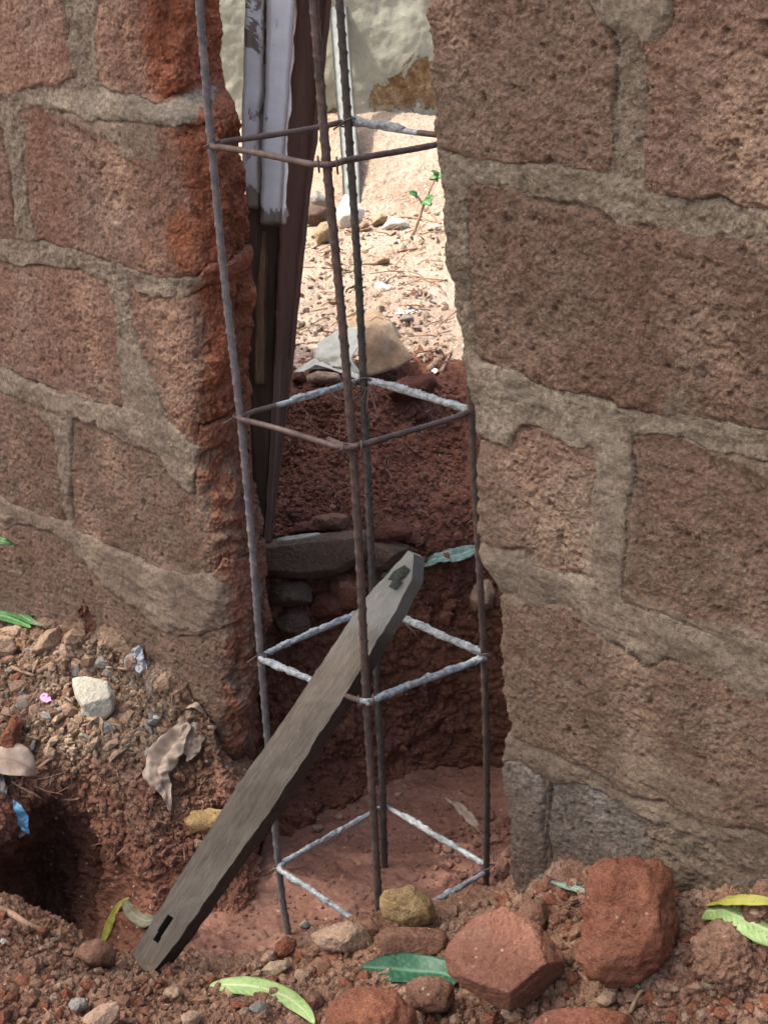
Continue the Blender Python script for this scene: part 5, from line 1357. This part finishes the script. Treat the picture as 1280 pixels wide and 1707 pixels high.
facets('sack_filling', [(515, 618, .15), (545, 600, .2), (590, 610, .1), (600, 640, .02), (560, 645, .0), (520, 640, .02)], [(0, 1, 2), (0, 2, 3), (0, 3, 4), (0, 4, 5)], MAT['rk_brown'], 9, amp=.06)

# twigs and roots
def twig(pxs, r0, r1, label, cat='twig', lift=.03, mat='twig', name='twig'):
    pts = [PD(x_, y_, dep(cast(x_, y_)[0]) - lift) for x_, y_ in pxs]
    return stick(name, pts, r0, r1, MAT[mat], None, label, cat)
twig([(-10, 1512), (20, 1524), (45, 1540), (70, 1550), (92, 1558)], .030, .016, 'knobbly brown root lying across the lower left edge')
twig([(20, 1302), (35, 1312), (55, 1322), (72, 1332)], .011, .009, 'thin pale grey stick beside the dirty plastic bag')
twig([(102, 1332), (118, 1333), (131, 1332)], .011, .007, 'short whitish straw on the dark bank face')
twig([(62, 1120), (80, 1112), (100, 1100), (114, 1090)], .030, .018, 'split brown root chip on the debris bank near left edge')
twig([(20, 1112), (40, 1120), (58, 1126)], .016, .012, 'brown twig left of the split root chip')
twig([(66, 1280), (80, 1268), (92, 1262)], .016, .012, 'short flat straw piece on the bank below the tan chip')
twig([(110, 1162), (118, 1168), (126, 1174)], .010, .008, 'short white straw at the left edge of the cement flake')
twig([(178, 1112), (195, 1113), (215, 1116)], .014, .008, 'thin tan straw below the pale grey stone')
twig([(478, 1447), (492, 1446), (507, 1443)], .006, .004, 'thin wire like straw at the left corner of the lowest stirrup')
twig([(1050, 1688), (1062, 1660), (1078, 1640), (1084, 1612)], .012, .008, 'thin pale root rising from red earth right of the slab')
twig([(676, 1040), (688, 1052), (698, 1064)], .010, .006, 'short pale straw under the back right side of third stirrup')
twig([(715, 616), (735, 598), (750, 590)], .035, .02, 'pale bent stick on the sunny ground against the right wall')
twig([(735, 620), (745, 600), (752, 585)], .02, .012, 'thin brown stick crossing the pale bent stick')
twig([(482, 577), (510, 572), (535, 570)], .016, .008, 'thin dark stick lying left of the sack')
twig([(692, 469), (720, 470), (745, 467)], .02, .012, 'long pale stick on the sunny ground near the right wall')
twig([(602, 441), (622, 440), (640, 438)], .02, .01, 'dark stick right of the back bar in the yard')
twig([(566, 456), (580, 454), (594, 450)], .02, .01, 'dark short stick between the two tall middle bars')
twig([(668, 418), (684, 416), (696, 414)], .02, .01, 'thin dark stick under the seedling')
twig([(640, 372), (680, 362), (735, 372)], .016, .01, 'thin dry stem lying behind the seedling')
twig([(712, 350), (722, 360), (732, 372)], .018, .01, 'short pale stem leaning by the right wall behind the seedling')
twig([(690, 700), (704, 690), (716, 684)], .012, .008, 'short straw on the red mound right of the back bar')

# ---- uncountable stuff: crumbs, grit and straw
SM_, SF_ = ico(1)
def grit(name, region, n, r, mat, seed=0, flat=.7, kind='stuff', avoid=None, elong=1.0, power=2.2):
    rs = np.random.default_rng(seed); Vs, Fs = [], []; k = 0; tries = 0
    poly = np.array(region, float); lo, hi = poly.min(0), poly.max(0)
    pts = rs.uniform(lo, hi, size=(n * 3, 2)); pts = pts[poly_sd(pts, poly) > 0][:n]
    for x_, y_ in pts:
        h, nn = cast(x_, y_)
        s_ = r[0] + (r[1] - r[0]) * rs.uniform() ** power
        D = SM_ * (1 + rs.normal(size=(len(SM_), 1)) * .16)
        A = rs.normal(size=(3, 3)); A, _ = np.linalg.qr(A)
        D = (D * np.array([elong, 1, flat])) @ A.T * s_
        Vs.append(h + nn * s_ * .25 + D); Fs.append(SF_ + k * len(SM_)); k += 1
    o = mesh_obj(name, np.vstack(Vs), None, mat, tris=np.vstack(Fs), smooth=False); o['kind'] = kind
    return o
FORE = [(0, 1530), (170, 1590), (300, 1612), (440, 1605), (560, 1560), (650, 1545), (820, 1500), (910, 1470), (1280, 1500), (1280, 1707), (0, 1707)]
BANK = [(0, 1045), (150, 1060), (300, 1150), (360, 1260), (340, 1440), (200, 1440), (60, 1330), (0, 1330)]
BANKT = [(0, 1060), (150, 1065), (240, 1100), (330, 1180), (300, 1250), (150, 1260), (0, 1250)]
MND = [(450, 640), (760, 640), (790, 900), (620, 880), (450, 890)]
YRD = [(480, 600), (500, 350), (735, 350), (760, 610)]
FLR = [(320, 1600), (480, 1380), (640, 1300), (820, 1270), (900, 1450), (640, 1520), (480, 1560)]
grit('earth_crumbs', FORE, 2600, (.008, .045), MAT['fore'], 1)
grit('gravel', FORE, 260, (.010, .040), MAT['rk_tan2'], 2)
grit('earth_crumbs', FORE, 300, (.012, .060), MAT['rk_red'], 3)
grit('earth_crumbs', BANK, 1900, (.007, .040), MAT['debris'], 4)
grit('gravel', BANKT, 420, (.008, .040), MAT['rk_tan2'], 5)
grit('gravel', BANKT, 150, (.02, .085), MAT['rk_tan2'], 41, .45, power=2)
grit('gravel', BANKT, 70, (.02, .07), MAT['rk_grey'], 42, .45, power=2)
grit('gravel', BANK, 120, (.015, .06), MAT['rk_brown'], 43, .6)
grit('gravel', FORE, 120, (.02, .07), MAT['rk_brown'], 44, .7)
grit('gravel', BANKT, 160, (.008, .030), MAT['rk_tan'], 6)
grit('earth_crumbs', MND, 3600, (.006, .034), MAT['mound'], 7, power=2.6)
grit('gravel', MND, 60, (.008, .022), MAT['rk_tan'], 8)
grit('earth_crumbs', YRD, 900, (.01, .06), MAT['dusty'], 9, .4, power=3)
grit('leaf_litter', YRD, 80, (.012, .045), MAT['rk_tan'], 10, .12, elong=1.6)
grit('leaf_litter', YRD, 60, (.012, .045), MAT['rk_brown'], 11, .15, elong=1.8)
grit('earth_clods', [(640, 940), (800, 930), (815, 1040), (790, 1090), (700, 1060), (620, 1040)], 70, (.010, .07), MAT['mound'], 31, power=2.4)
grit('earth_clods', [(450, 880), (630, 870), (790, 900), (800, 950), (640, 960), (450, 975)], 90, (.012, .07), MAT['mound'], 32, power=2.4)
grit('earth_clods', [(450, 1050), (800, 1050), (800, 1240), (640, 1270), (480, 1330)], 220, (.008, .05), MAT['pit'], 33)
grit('earth_clods', [(700, 1370), (860, 1360), (890, 1450), (740, 1500)], 150, (.01, .06), MAT['floor'], 34)
grit('earth_crumbs', FLR, 420, (.005, .022), MAT['floor'], 12)
def straws(name, region, n, L, r, mat, seed):
    rs = np.random.default_rng(seed); poly = np.array(region, float); lo, hi = poly.min(0), poly.max(0)
    pts = rs.uniform(lo, hi, size=(n * 3, 2)); pts = pts[poly_sd(pts, poly) > 0][:n]; Vs, Fs = [], []; k = 0
    for x_, y_ in pts:
        h, nn = cast(x_, y_); d_ = np.cross(nn, rs.normal(size=3)); d_ /= np.linalg.norm(d_); l_ = rs.uniform(*L) / 2; b_ = np.cross(nn, d_)
        mid = h + nn * r * 1.5; c_ = [mid - d_ * l_, mid + b_ * l_ * rs.normal() * .2 + nn * l_ * .15, mid + d_ * l_]
        ring = []
        for q_ in c_:
            for t in range(4): ring.append(q_ + (b_ * math.cos(t * 1.571) + nn * math.sin(t * 1.571)) * r)
        Vs.append(np.array(ring)); Fs.append(np.vstack([gridF(3, 4, True), [[3, 2, 1, 0]], [[8, 9, 10, 11]]]) + k * 12); k += 1
    o = mesh_obj(name, np.vstack(Vs), np.vstack(Fs), mat, smooth=False); o['kind'] = 'stuff'
YRS = [(480, 600), (497, 385), (738, 385), (760, 610)]
straws('straw_litter', YRS, 100, (.10, .45), .008, MAT['twig'], 21)
straws('straw_litter', BANK, 110, (.06, .25), .004, MAT['twig'], 22)
straws('straw_litter', FORE, 50, (.05, .18), .004, MAT['twig'], 23)
straws('straw_litter', MND, 40, (.05, .2), .004, MAT['twig'], 24)
#PART5
